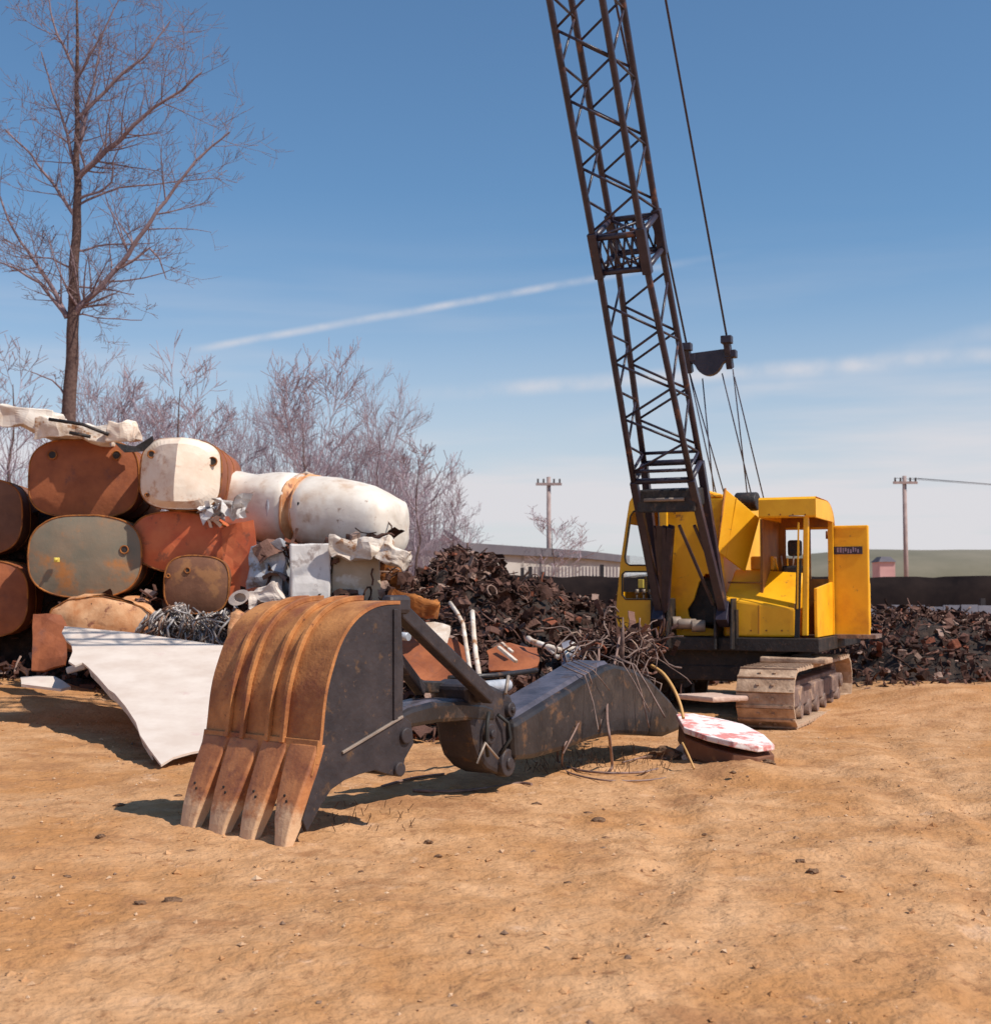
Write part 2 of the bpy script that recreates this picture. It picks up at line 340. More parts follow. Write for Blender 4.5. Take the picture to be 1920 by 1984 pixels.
# ------------------------------------------------------------------ ground
def gz(x, y):
    n = noise.noise
    z = .045*n(Vector((x*.45, y*.45, 1))) + .016*n(Vector((x*1.7, y*1.7, 5)))
    k = sstep(26, 12, y)
    z += k*(.016*n(Vector((x*2.9, y*2.9, 8))) + .016*n(Vector((x*7, y*7, 2))) + .011*n(Vector((x*15, y*15, 3))) + .005*n(Vector((x*31, y*31, 4))))
    z -= .08*math.exp(-((x-3.1)/1.6)**2-((y-15)/2.2)**2)
    z += .32*sstep(-3.2, -5.5, x)*sstep(13.5, 18, y)*sstep(60, 30, y)
    z += .22*sstep(4.4, 6.0, x)*sstep(13, 18, y)*sstep(60, 30, y)
    z += .10*math.exp(-((x-1.95)**2/.12+(y-10.75)**2/.2))
    # shallow wheel rut curving away on the right
    rx = 3.0 + .16*(y-8)**1.0
    for off in (0, 1.6):
        z -= .045*math.exp(-((x-rx-off)/.17)**2)*sstep(5, 8, y)*sstep(16, 13, y)*(.8+.2*math.sin(y*38))
    for cx_, cy_, r0_ in ((-9, 9.5, 11.75), (-9, 9.5, 10.2)):       # tyre marks swinging across the right foreground
        d_ = math.hypot(x-cx_, y-cy_)-r0_
        if abs(d_) < .6 and x > .2 and y < 13.5: z += sstep(13.5, 12, y)*sstep(.2, .8, x)*(-.020*math.exp(-(d_/.13)**2)*(1+.35*math.sin(math.atan2(y-cy_, x-cx_)*r0_*42)) + .010*math.exp(-((abs(d_)-.22)/.07)**2))
    for a_, b_ in ((.10, 6.9), (.10, 8.3)):                        # older ruts running left to right
        d_ = y-(b_+a_*x+.25*math.sin(x*.5))
        if abs(d_) < .5: z += k*sstep(-.2, 1.2, x)*(-.022*math.exp(-(d_/.12)**2)+.012*math.exp(-((abs(d_)-.2)/.06)**2))
    return z - .02
def build_ground():
    rows = [-60, -20, -5, 0, 1.5, 2.6]
    y = 3.2
    while y < 28: rows.append(y); y *= 1.0062
    while y < 1800: rows.append(y); y *= 1.16
    nc = 420; vs = []; fs = []
    for y in rows:
        a = .5*max(y, 0)+2.5
        for j in range(nc+1):
            u = 2*j/nc-1
            x = math.copysign(a*abs(u)+900*abs(u)**26, u)
            vs.append((x, y, gz(x, y) if y < 60 else 0))
    w = nc+1
    for i in range(len(rows)-1):
        for j in range(nc): fs.append((i*w+j, i*w+j+1, (i+1)*w+j+1, (i+1)*w+j))
    me = bpy.data.meshes.new('ground'); me.from_pydata(vs, [], fs)
    me.polygons.foreach_set('use_smooth', [True]*len(fs)); me.materials.append(M['sand']); me.update()
    o = bpy.data.objects.new('ground', me); C.objects.link(o); structure(o)
build_ground()

def rock(mb, c, s, rg):
    # a lumpy eight-to-twenty-faced stone
    vs = []; fs = []
    q = Matrix.Rotation(rg.uniform(0, 6.3), 3, 'Z') @ Matrix.Rotation(rg.uniform(-.5, .5), 3, 'X')
    sx, sy, sz = s*rg.uniform(.7, 1.3), s*rg.uniform(.6, 1.1), s*rg.uniform(.4, .8)
    dirs = [(1, 0, 0), (0, 1, 0), (-1, 0, 0), (0, -1, 0), (0, 0, 1), (0, 0, -1)]
    for d in dirs:
        k = rg.uniform(.75, 1.2); vs.append(Vector(c)+q@Vector((d[0]*sx*k, d[1]*sy*k, d[2]*sz*k)))
    fs = [(0, 1, 4), (1, 2, 4), (2, 3, 4), (3, 0, 4), (1, 0, 5), (2, 1, 5), (3, 2, 5), (0, 3, 5)]
    mb.add(vs, fs)
mb = MB(); rg = random.Random(4)
for i in range(5200):
    y = 3.6*math.exp(rg.random()*1.7); x = rg.uniform(-1, 1)*(.42*y+1.2)
    if rg.random() > .3+1.3*noise.noise(Vector((x*.9, y*.9, 4))): continue
    s = .007+.024*rg.random()**3
    rock(mb, (x, y, gz(x, y)), s, rg)
stuff(mb.build('dirt_crumbs', 'sand', recalc=False))['label'] = 'crumbs and lumps of sandy dirt strewn over the yard'
mb = MB(); rg = random.Random(3)
for i in range(11000):
    y = 3.6*math.exp(rg.random()*1.6); x = rg.uniform(-1, 1)*(.42*y+1.2)
    cl = noise.noise(Vector((x*1.1, y*1.1, 9)))
    if rg.random() > .35+1.1*cl: continue
    s = .0035+.015*rg.random()**3.5
    if rg.random() < .02: s *= 1.8
    rock(mb, (x, y, gz(x, y)+s*.15), s, rg)
stuff(mb.build('gravel', 'pebble', recalc=False))['label'] = 'small stones and crumbs scattered over the sand'

def lump(name, px, py, s, label, group=None, material='clod', n=2):
    p = G(px, py); z = gz(p.x, p.y); p = G(px, py, z)
    bm = bmesh.new(); bmesh.ops.create_icosphere(bm, subdivisions=n, radius=1)
    seed = Vector((px*.37, py*.11, 0))
    for v in bm.verts:
        k = 1+.6*noise.noise(v.co*1.3+seed)+.35*noise.noise(v.co*3.5+seed)
        v.co = Vector((v.co.x*s*1.3*k, v.co.y*s*k, v.co.z*s*.55*k))
    me = bpy.data.meshes.new(name); bm.to_mesh(me); bm.free(); me.materials.append(M[material])
    o = bpy.data.objects.new(name, me); C.objects.link(o); o.location = (p.x, p.y, z+s*.12)
    return tag(o, label, 'clod', group)
for (px, py, s) in [(232, 1562, .04), (345, 1583-60+20, .03), (196, 1622, .035), (255, 1628, .02), (370, 1650, .024), (272, 1752, .03), (335, 1748, .045),
                    (1040, 1560, .035), (1160, 1592, .05), (1140, 1578, .035), (1178, 1580, .03), (890, 1570, .022), (830, 1632, .03), (850, 1660, .022),
                    (1365, 1618, .02), (1245, 1600, .022), (1380, 1728, .03), (1550, 1670, .03), (1575, 1690, .035), (130, 1700, .025), (700, 1690, .016), (1420, 1498, .03), (1100, 1712, .02)]:
    lump('dirt_clod', px, py, s*.72, {(1160, 1592): 'biggest clod of the dark cluster in the middle of the open sand', (335, 1748): 'largest dark clod low in the left foreground sand', (272, 1752): 'dark clod just left of the largest one in the left foreground', (1575, 1690): 'right one of the two dark clods in the right foreground', (1550, 1670): 'left one of the two dark clods in the right foreground'}.get((px, py), 'small dark clod of dirt lying on the open sand'), 'dark clods scattered on the sand')

# ------------------------------------------------------------------ crawler crane
TH = R(23.5)
cr_ = Vector((math.cos(TH), -math.sin(TH), 0)); cb_ = Vector((math.sin(TH), math.cos(TH), 0)); CO = Vector((2.62, 16.5, 0))
def LP(px, py, ly):
    d = pixdir(px, py); t = (ly-(CAM-CO).dot(cb_))/d.dot(cb_)
    p = CAM+d*t-CO
    return Vector((p.dot(cr_), ly, p.z))
crane = thing('crawler_crane', 'yellow crawler crane with dark lattice boom raised over the scrap yard', 'crane', CO, -TH)
# --- boom
PHI = 1.02390; LX0, Z0, LY0 = -.1648, 1.1505, -.1748
Wb, Db, Wf, Df, TC = .53, .667, .8014, .325, 4.435
ax = Vector((0, -math.cos(PHI), math.sin(PHI))); ed = Vector((0, math.sin(PHI), math.cos(PHI)))
def chord(i, t):
    s = min(t/TC, 1); w = lerp(Wf, Wb, s); d = lerp(Df, Db, s)
    sx, se = ((-1, -1), (-1, 1), (1, -1), (1, 1))[i]
    return Vector((LX0, LY0, Z0))+ax*t+Vector((sx*w/2, 0, 0))+ed*(se*d/2)
TB, TE = 1.95, 17.0
bm_ = MB()
# foot legs below the first frame: each pair of chords closes on a foot pin
pins = [Vector((LX0-.40, LY0, Z0)), Vector((LX0+.40, LY0, Z0))]
for side, (i, j) in enumerate(((0, 1), (2, 3))):
    pin = pins[side]
    bm_.beam(pin, chord(i, TB), .10, .10, up=ed, w2=.085, h2=.085)
    bm_.beam(pin+Vector((0, .02, 0)), chord(j, TB), .10, .10, up=ed, w2=.085, h2=.085)
    bm_.box(pin, (.14, .2, .26), Matrix.Rotation(-.5, 3, 'X'))
boom = bm_.build('boom', 'boom_paint', crane, bevel=.008)
for i in range(4):
    m = MB(); n = 24
    m.tube([chord(i, lerp(TB, TE, k/n)) for k in range(n+1)], .036, 8, up=Vector((1, 0, 0)))
    m.build('chord', 'boom_paint', boom)
def bar(a, b, r=.015, name='lacing_bar', parent=None, sides=6):
    m = MB(); m.tube([a, b], r, sides, up=Vector((0, 1, 0))); return m.build(name, 'boom_paint', parent or boom)
pitch = .345
def zig(i, j, t0, t1, phase):
    t = t0; k = phase
    while t+pitch <= t1+.01:
        bar(chord((i, j)[k % 2], t), chord((i, j)[(k+1) % 2], t+pitch)); t += pitch; k += 1
for (t0, t1) in ((TB+.12, 4.42), (4.95, 13.3)):
    zig(0, 2, t0, t1, 0); zig(1, 3, t0+.1, t1, 1); zig(0, 1, t0, t1, 1); zig(2, 3, t0, t1, 1)
for tf, r_ in ((TB, .035), (TB+.13, .02), (4.5, .034), (4.88, .034)):
    for i, j in ((0, 2), (2, 3), (3, 1), (1, 0)): bar(chord(i, tf), chord(j, tf), r_, 'frame_bar')
for k in range(6):     # bolted splice: crossed stiffeners between its two frames
    u0, u1 = k/6, (k+1)/6
    for (i, j) in ((0, 2), (1, 3)):
        bar(chord(i, 4.5).lerp(chord(j, 4.5), u0), chord(i, 4.88).lerp(chord(j, 4.88), u1), .012, 'stiffener')
        bar(chord(i, 4.88).lerp(chord(j, 4.88), u0), chord(i, 4.5).lerp(chord(j, 4.5), u1), .012, 'stiffener')
for tf in (4.5, 4.88):
    bar(chord(0, tf), chord(3, tf), .018, 'frame_bar'); bar(chord(1, tf), chord(2, tf), .018, 'frame_bar')
for i in range(4):
    m = MB(); m.beam(chord(i, 4.44), chord(i, 4.94), .1, .1, up=ed); m.build('splice_lug', 'boom_paint', boom, bevel=.01)
# deep cross box at the foot of the lattice
m = MB(); a0 = chord(0, 1.72); a2 = chord(2, 1.72); b1 = chord(1, 1.62); b3 = chord(3, 1.62)
m.hexa([a0+Vector((0, 0, -.17)), a2+Vector((0, 0, -.17)), b3+Vector((0, 0, -.2)), b1+Vector((0, 0, -.2))], [a0+Vector((0, 0, .1)), a2+Vector((0, 0, .1)), b3, b1])
m.build('cross_box', 'grease', boom, bevel=.02)
m = MB(); m.tube([a0+Vector((.1, -.03, -.02)), a2+Vector((-.12, -.03, -.02))], .022, 8); m.build('cross_tube', 'bare_steel', boom)
q0 = LP(1300, 1022, -.5); q1 = LP(1296, 1185, -.2)
for (xa, ya, xb, yb, w) in ((1287, 1020, 1287, 1185, .05), (1299, 1020, 1290, 1180, .075), (1316, 1018, 1382, 1172, .035), (1345, 1018, 1402, 1150, .035), (1268, 1020, 1281, 1160, .03)):
    m = MB(); m.beam(LP(xa, ya, -1.0), LP(xb, yb, -.24), w, w, up=Vector((0, 1, 0))); m.build('foot_brace', 'boom_paint', boom, bevel=.005)
wq = [LP(1264, 1018, -1.0), LP(1306, 1020, -1.0), LP(1294, 1178, -.27), LP(1283, 1186, -.25)]
plate('foot_web', wq, [], (0, .04, 0), 'boom_paint', boom)
# --- spreader (equaliser) with sheave, pendants and cables
lyS = .68
sp = MB(); c0 = LP(1336, 697, lyS); c1 = LP(1412, 686, lyS)
c0.z = c1.z = (c0.z+c1.z)/2; c1.z += .03
sp.beam(c0, c1, .08, .12)
spreader = sp.build('spreader_bar', 'boom_paint', crane, bevel=.01)
sc = LP(1374, 691, lyS); m = MB(); rs = .25
ring = [sc+Vector((math.cos(a)*rs*.78*(1 if abs(math.sin(a))>.35 else 1.25), 0, math.sin(a)*rs)) for a in [math.pi+math.pi*k/14 for k in range(15)]]
m.loft([[p+Vector((0, -.05, 0)) for p in ring], [p+Vector((0, .05, 0)) for p in ring]], smooth=False)
m.build('sheave_cover', 'boom_paint', spreader)
for (cx, y0, y1) in ((1333, 666, 722), (1411, 652, 714)):
    m = MB(); m.beam(LP(cx-4, y0, lyS-.1), LP(cx+4, y1, lyS+.05), .08, .10); m.box(LP(cx-3, y0+6, lyS-.1), (.14, .12, .1)); m.box(LP(cx+5, y1-28, lyS), (.15, .12, .1))
    m.build('clevis', 'boom_paint', spreader, bevel=.01)
def pend(a, b, r=.014):
    m = MB(); m.tube([a, b], r, 6, up=Vector((1, 0, 0))); return m.build('pendant_cable', 'cable', crane)
pr0 = LP(1408, 652, lyS-.1); pdir = None
# right pendant must pass pixel (1318,155) at forward distance ~2.2 m
pr1 = LP(1318, 155, lyS-2.75); pend(pr0, pr0+(pr1-pr0)*3.6)
pl0 = LP(1330, 666, lyS-.1); pend(pl0, pl0+(pr1-pr0)*3.6)
for (xa, ya, xb, yb, lb) in ((1335, 720, 1393, 968, 1.1), (1336, 722, 1408, 960, 1.3), (1361, 733, 1386, 975, 1.0), (1399, 723, 1459, 958, 1.3), (1420, 715, 1449, 955, 1.2), (1423, 730, 1481, 958, 1.5)):
    m = MB(); m.tube([LP(xa, ya, lyS+.03), LP(xb, yb+14, lb)], .009, 5, up=Vector((1, 0, 0))); m.build('hoist_cable', 'cable', crane)

# --- upper works: deck, cabs, hood, engine house
ZD = LP(1450, 1234, 0).z
XL = LP(1193, 1100, 0).x; XR = LP(1563, 1100, 0).x
m = MB(); m.box((.5*(XL+XR)+.1, 1.55, ZD-.09), (XR-XL+.1, 3.3, .16)); m.box((0, .95, ZD-.30), (1.6, 1.6, .26))
m.build('deck_frame', 'grease', crane, bevel=.01)
m = MB(); n = 28
m.loft([[Vector((.72*math.cos(2*math.pi*k/n), 1.05+.72*math.sin(2*math.pi*k/n), z)) for k in range(n)] for z in (.42, ZD-.40)]); m.build('turntable', 'grease', crane)
m = MB(); m.box((0, 1.0, .48), (1.9, 1.3, .34)); m.box((0, .25, .42), (1.5, .22, .2)); m.box((0, 1.8, .42), (1.5, .22, .2)); m.build('car_body', 'grease', crane, bevel=.02)

# left cab: front frame with two windows, side walls, roof, rear frame
def fr(pts, ly): return [LP(x, y, ly) for x, y in pts]
front = fr([(1194, 1232), (1194, 1170), (1201, 1095), (1213, 1010), (1219, 972), (1226, 961), (1240, 955), (1292, 952), (1292, 1232)], 0)
w1 = fr([(1213, 1090), (1211, 1080), (1222, 1000), (1228, 991), (1240, 988), (1262, 987), (1276, 990), (1280, 1092), (1274, 1095), (1220, 1095)], 0)
w2 = fr([(1206, 1153), (1206, 1113), (1211, 1108), (1262, 1108), (1268, 1113), (1272, 1156), (1266, 1161), (1212, 1161)], 0)
def flat(pts, ly): return [Vector((p.x, ly, p.z)) for p in pts]
cab = plate('front_cab', front, [w1, w2], (0, .05, 0), 'yellow', crane, bevel=.008)
for w_, nm in ((w1, 'window_frame'), (w2, 'window_frame')):
    m = MB(); ring = [p+Vector((0, -.008, 0)) for p in w_]; m.tube(ring+[ring[0], ring[1]], .011, 5, cap=False); m.build(nm, 'seal', cab)
m = MB(); m.add([p+Vector((0, .03, 0)) for p in w2]+[p+Vector((0, .034, 0)) for p in w2], [tuple(range(8)), tuple(range(15, 7, -1))]); m.build('window_pane', 'glass', cab, recalc=False)
m = MB(); m.add([p+Vector((0, .03, 0)) for p in w1]+[p+Vector((0, .034, 0)) for p in w1], [tuple(range(10)), tuple(range(19, 9, -1))]); m.build('window_pane', 'glass', cab, recalc=False)
zt = front[7].z; xl2 = front[4].x; xr2 = front[7].x
rear = [Vector((XL, 1.25, ZD)), Vector((XL, 1.25, 1.55)), Vector((xl2, 1.25, zt-.08)), Vector((xl2+.06, 1.25, zt)), Vector((xr2, 1.25, zt)), Vector((xr2, 1.25, ZD))]
rw = [Vector((XL+.07, 1.25, 1.25)), Vector((xl2+.05, 1.25, zt-.15)), Vector((xr2-.02, 1.25, zt-.15)), Vector((xr2-.02, 1.25, 1.25))]
plate('cab_rear_wall', rear, [rw], (0, .04, 0), 'yellow', cab)
m = MB()
ro = [(front[k].x, front[k].z) for k in (3, 4, 5, 6, 7)]
m.loft([[Vector((x, y, z)) for x, z in ro]+[Vector((x+.015, y, z-.035)) for x, z in reversed(ro)] for y in (.05, 1.25)], smooth=False); m.build('cab_roof', 'yellow', cab)
# side wall of the left cab (left outer side) with opening
so_ = [Vector((XL, .05, ZD)), Vector((XL, 1.25, ZD)), Vector((XL, 1.25, 1.42)), Vector((XL, .05, 1.42))]
plate('cab_side_wall', so_, [], (.03, 0, 0), 'yellow', cab)
m = MB(); m.box((XL+.32, .75, ZD+.22), (.4, .4, .44)); m.box((XL+.32, .95, ZD+.6), (.4, .08, .45)); m.build('seat', 'grease', cab, bevel=.03)
for k in range(3):
    m = MB(); a = Vector((XL+.2+.09*k, .28, ZD)); m.tube([a, a+Vector((0, -.03, .52))], .012, 6); m.tube([a+Vector((0, -.03, .52)), a+Vector((0, -.03, .58))], .024, 6); m.build('control_lever', 'bare_steel', cab)
pz = LP(1242, 1131, .2); m = MB(); m.box(pz, (.07, .03, .11)); m.build('control_tag', 'tag_yellow', cab, bevel=.005)

# middle wall behind the boom with the dark winch opening
mid_o = fr([(1293, 1232), (1293, 975), (1345, 966), (1400, 966), (1404, 1232)], .22)
hole = fr([(1354, 1128), (1366, 1112), (1400, 1112), (1401, 1222), (1352, 1215), (1334, 1194), (1332, 1180), (1344, 1162)], .22)
plate('winch_wall', mid_o, [hole], (0, .04, 0), 'yellow', crane, bevel=.006)
m = MB(); cc = LP(1372, 1165, .7); m.box(cc, (.56, .7, .62)); m.build('winch_drum', 'grease', crane, bevel=.05)
for (px, py, w_, h_) in ((1330, 1209, .22, .13), (1352, 1213, .16, .15), (1309, 1207, .1, .16)):
    m = MB(); c = LP(px, py, -.02); m.tube([c+Vector((-w_/2, 0, 0)), c+Vector((w_/2, .05, 0))], h_/2, 12); m.build('winch_housing', 'bare_steel', crane, bevel=.01)
for sx in (-1, 1):
    c = Vector((LX0+sx*.40, LY0+.14, Z0-.12))
    for k in (-1, 1):
        m = MB(); m.box(c+Vector((k*.1, 0, 0)), (.035, .42, .62), taper=.8); m.build('boom_foot_bracket', 'grease', crane, bevel=.01)
m = MB(); c = LP(1425, 1215, -.06); m.box(c, (.05, .12, .42)); m.build('ratchet_bar', 'grease', crane)
# engine house at the back, left of the see-through right cab
xe = LP(1462, 980, .6).x
m = MB(); z1 = LP(1320, 952, .5).z
prof = [(1.26, ZD), (1.26, z1-.05), (1.28, z1), (3.0, z1), (3.12, z1-.06), (3.12, ZD)]
for xa, xb in ((xr2+.02, xr2+.42), (xr2+.42, LP(1404, 966, .3).x-.02)):
    dz = 0 if xa < xr2+.1 else -.07
    m.loft([[Vector((xa, y, z+(dz if z > ZD else 0))) for y, z in prof], [Vector((xb, y, z+(dz if z > ZD else 0))) for y, z in prof]], smooth=False)
    m.box(((xa+xb)/2, .76, z1+dz-.02), (xb-xa, 1.0, .04))
    m.box((xb-.02 if xb > xr2+.5 else xa+.02, .76, (ZD+z1+dz)/2-.02), (.03, .98, z1+dz-ZD-.06))
m.build('engine_house', 'yellow', crane, bevel=.015)
# sloping hood right of the boom
ha = LP(1402, 1128, 0); hb = LP(1541, 1177, 0); zc0 = LP(1402, 1108, .6).z; xh0 = ha.x; xh1 = LP(1541, 1177, 0).x
m = MB()
m.hexa([Vector((xh0, 0, ZD)), Vector((xh1, 0, ZD)), Vector((xh1, .62, ZD)), Vector((xh0, .62, ZD))],
       [Vector((xh0, 0, LP(1402, 1160, 0).z)), Vector((xh1, 0, LP(1540, 1180, 0).z)), Vector((xh1, .62, LP(1540, 1108, .62).z)), Vector((xh0, .62, LP(1402, 1102, .62).z))])
hood = m.build('hood', 'yellow', crane, bevel=.025)
m = MB(); m.tube([LP(1404, 1133, -.0)+Vector((0, .17, .03)), LP(1470, 1134, 0)+Vector((0, .17, .03))], .012, 5); m.build('hood_seam', 'yellow_shade_seam', hood)
# raised hatch plate
hq = [LP(1404.6, 945.9, .15), LP(1472, 1004, .50), LP(1444, 1108, .42), LP(1388, 1066.7, .08)]
nrm = (hq[1]-hq[0]).cross(hq[3]-hq[0]).normalized()
if nrm.y > 0: nrm = -nrm
hatch = plate('raised_hatch', hq, [], -nrm*.035, 'yellow', crane, bevel=.008)
m = MB(); m.beam(hq[0].lerp(hq[1], .33)+nrm*.006, hq[3].lerp(hq[2], .33)+nrm*.006, .012, .012, up=nrm); m.build('hatch_rib', 'yellow', hatch)
m = MB(); m.tube([hq[0]+nrm*.01, hq[3]+nrm*.01], .014, 5); m.build('hatch_hinge', 'rust', hatch)
m = MB(); c = LP(1446, 972, .85); n = 20
m.loft([[c+Vector((x, .17*math.cos(2*math.pi*k/n), .12*math.sin(2*math.pi*k/n))) for k in range(n)] for x in (-.13, .15)]); m.build('winch_dome', 'grease', crane, bevel=.02)
m = MB(); c = LP(1462, 958, .9); m.beam(c+Vector((0, 0, -.16)), c+Vector((0, 0, .14)), .03, .05); m.build('cable_guide', 'rust', crane)
# right cab roof: rounded towards the rear
ztop = LP(1520, 963, 0).z; zbot = LP(1520, 1003, 0).z; xa = LP(1470, 980, 0).x; xb = LP(1580, 980, 0).x
roofp = [(0.0, zbot), (-.02, zbot+.02), (-.02, ztop-.03), (.02, ztop)] + [(.75+.62*math.sin(a), ztop-.30+.30*math.cos(a)) for a in [math.pi/2*k/8 for k in range(9)]] + [(1.37, zbot-.02), (1.33, zbot-.02), (1.31, ztop-.28)] + [(.75+.55*math.sin(a), ztop-.34+.28*math.cos(a)) for a in [math.pi/2*k/6 for k in range(6, -1, -1)]] + [(.03, ztop-.05), (.03, zbot)]
m = MB(); m.loft([[Vector((x, y, z)) for y, z in roofp] for x in (xa, xb)], cap0=False, cap1=False, smooth=False)
sidep = [(0.0, zbot), (0, ztop-.02)] + [(.75+.6*math.sin(a), ztop-.31+.30*math.cos(a)) for a in [math.pi/2*k/8 for k in range(9)]] + [(1.34, zbot)]
m.loft([[Vector((x, y, z)) for y, z in sidep] for x in (xb-.03, xb+.002)], smooth=False)
m.loft([[Vector((x, y, z)) for y, z in sidep] for x in (xa-.002, xa+.03)], smooth=False)
rcab = m.build('cab_roof', 'yellow', crane)
m = MB(); pa = LP(1562, 1000, .03); pb = LP(1560, 1232, .03); m.hexa([pb+Vector((-.035, -.03, 0)), pb+Vector((.035, -.03, 0)), pb+Vector((.035, .04, 0)), pb+Vector((-.035, .04, 0))], [pa+Vector((-.03, -.03, 0)), pa+Vector((.03, -.03, 0)), pa+Vector((.03, .04, 0)), pa+Vector((-.03, .04, 0))])
m.build('front_post', 'yellow', crane, bevel=.01)
m = MB(); m.beam(LP(1547, 1012, -.03), LP(1545, 1180, -.03), .012, .02); m.build('cab_glazing_bar', 'yellow', crane)
m = MB(); m.beam(LP(1548, 1085, -.02), LP(1544, 1236, -.02), .06, .02, up=Vector((0, 1, 0))); m.build('door_gap_seal', 'seal', crane)
xw = xb-.01
sw = [Vector((xw, .09, ZD)), Vector((xw, 1.2, ZD)), Vector((xw, 1.2, LP(1600, 1128, 1.2).z)), Vector((xw, .09, LP(1572, 1140, .1).z))]
plate('cab_side_wall', sw, [], (-.04, 0, 0), 'yellow', crane, bevel=.008)
m = MB(); m.beam(Vector((xw-.02, 1.22, ZD)), Vector((xw-.02, 1.22, zbot+.1)), .05, .06, up=Vector((1, 0, 0))); m.build('rear_post', 'yellow', crane)
# cab rear wall with window, floor, controls
rwx0 = LP(1500, 1000, 1.2).x; rwx1 = xw-.03
rwall = [Vector((rwx0, 1.2, ZD)), Vector((rwx1, 1.2, ZD)), Vector((rwx1, 1.2, zbot+.05)), Vector((rwx0, 1.2, zbot+.05))]
wl, wr = LP(1522, 1050, 1.2).x, LP(1559, 1050, 1.2).x; wt, wb = LP(1540, 1022, 1.2).z, LP(1540, 1082, 1.2).z
wl2, wr2, wb2 = LP(1570, 1050, 1.2).x, rwx1-.01, LP(1590, 1122, 1.2).z
plate('cab_rear_wall', rwall, [[Vector((wl, 1.2, wb)), Vector((wl, 1.2, wt)), Vector((wr, 1.2, wt)), Vector((wr, 1.2, wb))], [Vector((wl2, 1.2, wb2)), Vector((wl2, 1.2, wt)), Vector((wr2, 1.2, wt)), Vector((wr2, 1.2, wb2))]], (0, .03, 0), 'yellow_shade_seam', crane)
rpx = LP(1475, 1000, .2).x; m = MB(); m.box((rpx, .68, (ZD+zbot)/2), (.03, 1.0, zbot-ZD)); m.build('cab_partition', 'yellow_shade_seam', crane)
m = MB(); c = LP(1540, 1062, .7); m.box(c, (.17, .12, .2)); m.box(c+Vector((0, .05, -.28)), (.3, .3, .12)); m.build('cab_seat', 'grease', crane, bevel=.03)
m = MB(); c = LP(1480, 1092, .75); m.box(c, (.3, .2, .18)); m.build('instrument_box', 'yellow', crane, bevel=.02)
for k in range(4):
    m = MB(); c = LP(1508+9*k, 1108, .65); m.tube([c, c+Vector((.02*k-.03, -.05, .17+.03*(k % 2)))], .011, 5); m.build('control_lever', 'bare_steel' if k % 2 else 'yellow', crane)
# swung-open side door facing the camera, with its badge
dl, dr = LP(1604, 1100, 1.3).x, LP(1683, 1100, 1.3).x; dt, db = LP(1640, 1018, 1.3).z, LP(1640, 1236, 1.3).z
m = MB(); m.box(((dl+dr)/2, 1.3+.04, (dt+db)/2), (dr-dl, .08, dt-db)); door = m.build('side_door', 'yellow', crane, bevel=.015)
b0 = LP(1614, 1057, 1.295); b1_ = LP(1671, 1076, 1.295)
m = MB(); m.box(((b0.x+b1_.x)/2, 1.294, (b0.z+b1_.z)/2), (b1_.x-b0.x, .012, abs(b0.z-b1_.z)*.75)); badge = m.build('badge', 'badge', door)
m = MB(); k = 0; rb = random.Random(5)
xx = b0.x+.05
while xx < b1_.x-.05:
    w_ = .012+.012*rb.random(); m.box((xx+w_/2, 1.286, (b0.z+b1_.z)/2+rb.uniform(-.012, .012)), (w_, .005, .045+.02*rb.random())); xx += w_+.014
m.build('badge_lettering', 'badge_mark', badge)
for zz in (dt-.12, db+.15):
    m = MB(); m.tube([Vector((dl-.005, 1.29, zz-.05)), Vector((dl-.005, 1.29, zz+.05))], .016, 8); m.build('hinge', 'rust', door)
m = MB(); m.beam(Vector((dr-.07, 1.275, (dt+db)/2-.07)), Vector((dr-.07, 1.275, (dt+db)/2+.05)), .02, .025); m.build('handle', 'bare_steel', door, bevel=.004)
for zz in (dt-.035, db+.035):
    m = MB(); m.beam(Vector((dl+.02, 1.298, zz)), Vector((dr-.02, 1.298, zz)), .012, .012); m.build('panel_fold', 'yellow', door)
m = MB(); m.tube([LP(1530, 1000, -.03), LP(1530, 1000, -.03)+Vector((0, -.05, 0)), LP(1558, 1000, -.03)+Vector((0, -.05, 0)), LP(1558, 1000, -.03)], .008, 6); m.build('grab_rail', 'bare_steel', rcab)
for px_ in (1490, 1512, 1536, 1560):
    m = MB(); c = LP(px_, 997, -.02); m.tube([c, c+Vector((0, -.008, 0))], .010, 8); m.build('bolt', 'rust', rcab)
for px_ in (1425, 1455, 1485, 1515):
    m = MB(); c = LP(px_, 1222, 0); m.tube([c+Vector((0, .01, 0)), c+Vector((0, -.01, 0))], .011, 8); m.build('bolt', 'rust', hood)
m = MB(); m.beam(LP(1470, 1172, -.004), LP(1470, 1228, -.004), .008, .008, up=Vector((0, 1, 0))); m.build('panel_seam', 'yellow_shade_seam', hood)
m = MB(); c = LP(1624, 1256, .9); m.beam(c+Vector((0, 0, .07)), c+Vector((0, 0, -.07)), .03, .03); m.build('marker_stub', 'orange_paint', crane)
m = MB(); m.box((.5*(XL+XR)+.25, 3.0, ZD+.35), (XR-XL+.1, .4, .7)); m.build('counterweight', 'yellow', crane, bevel=.04)
m = MB(); m.box((LP(1640, 1240, 1.3).x, 1.5, ZD-.02), (.75, .6, .05)); m.build('side_step', 'track_side', crane)

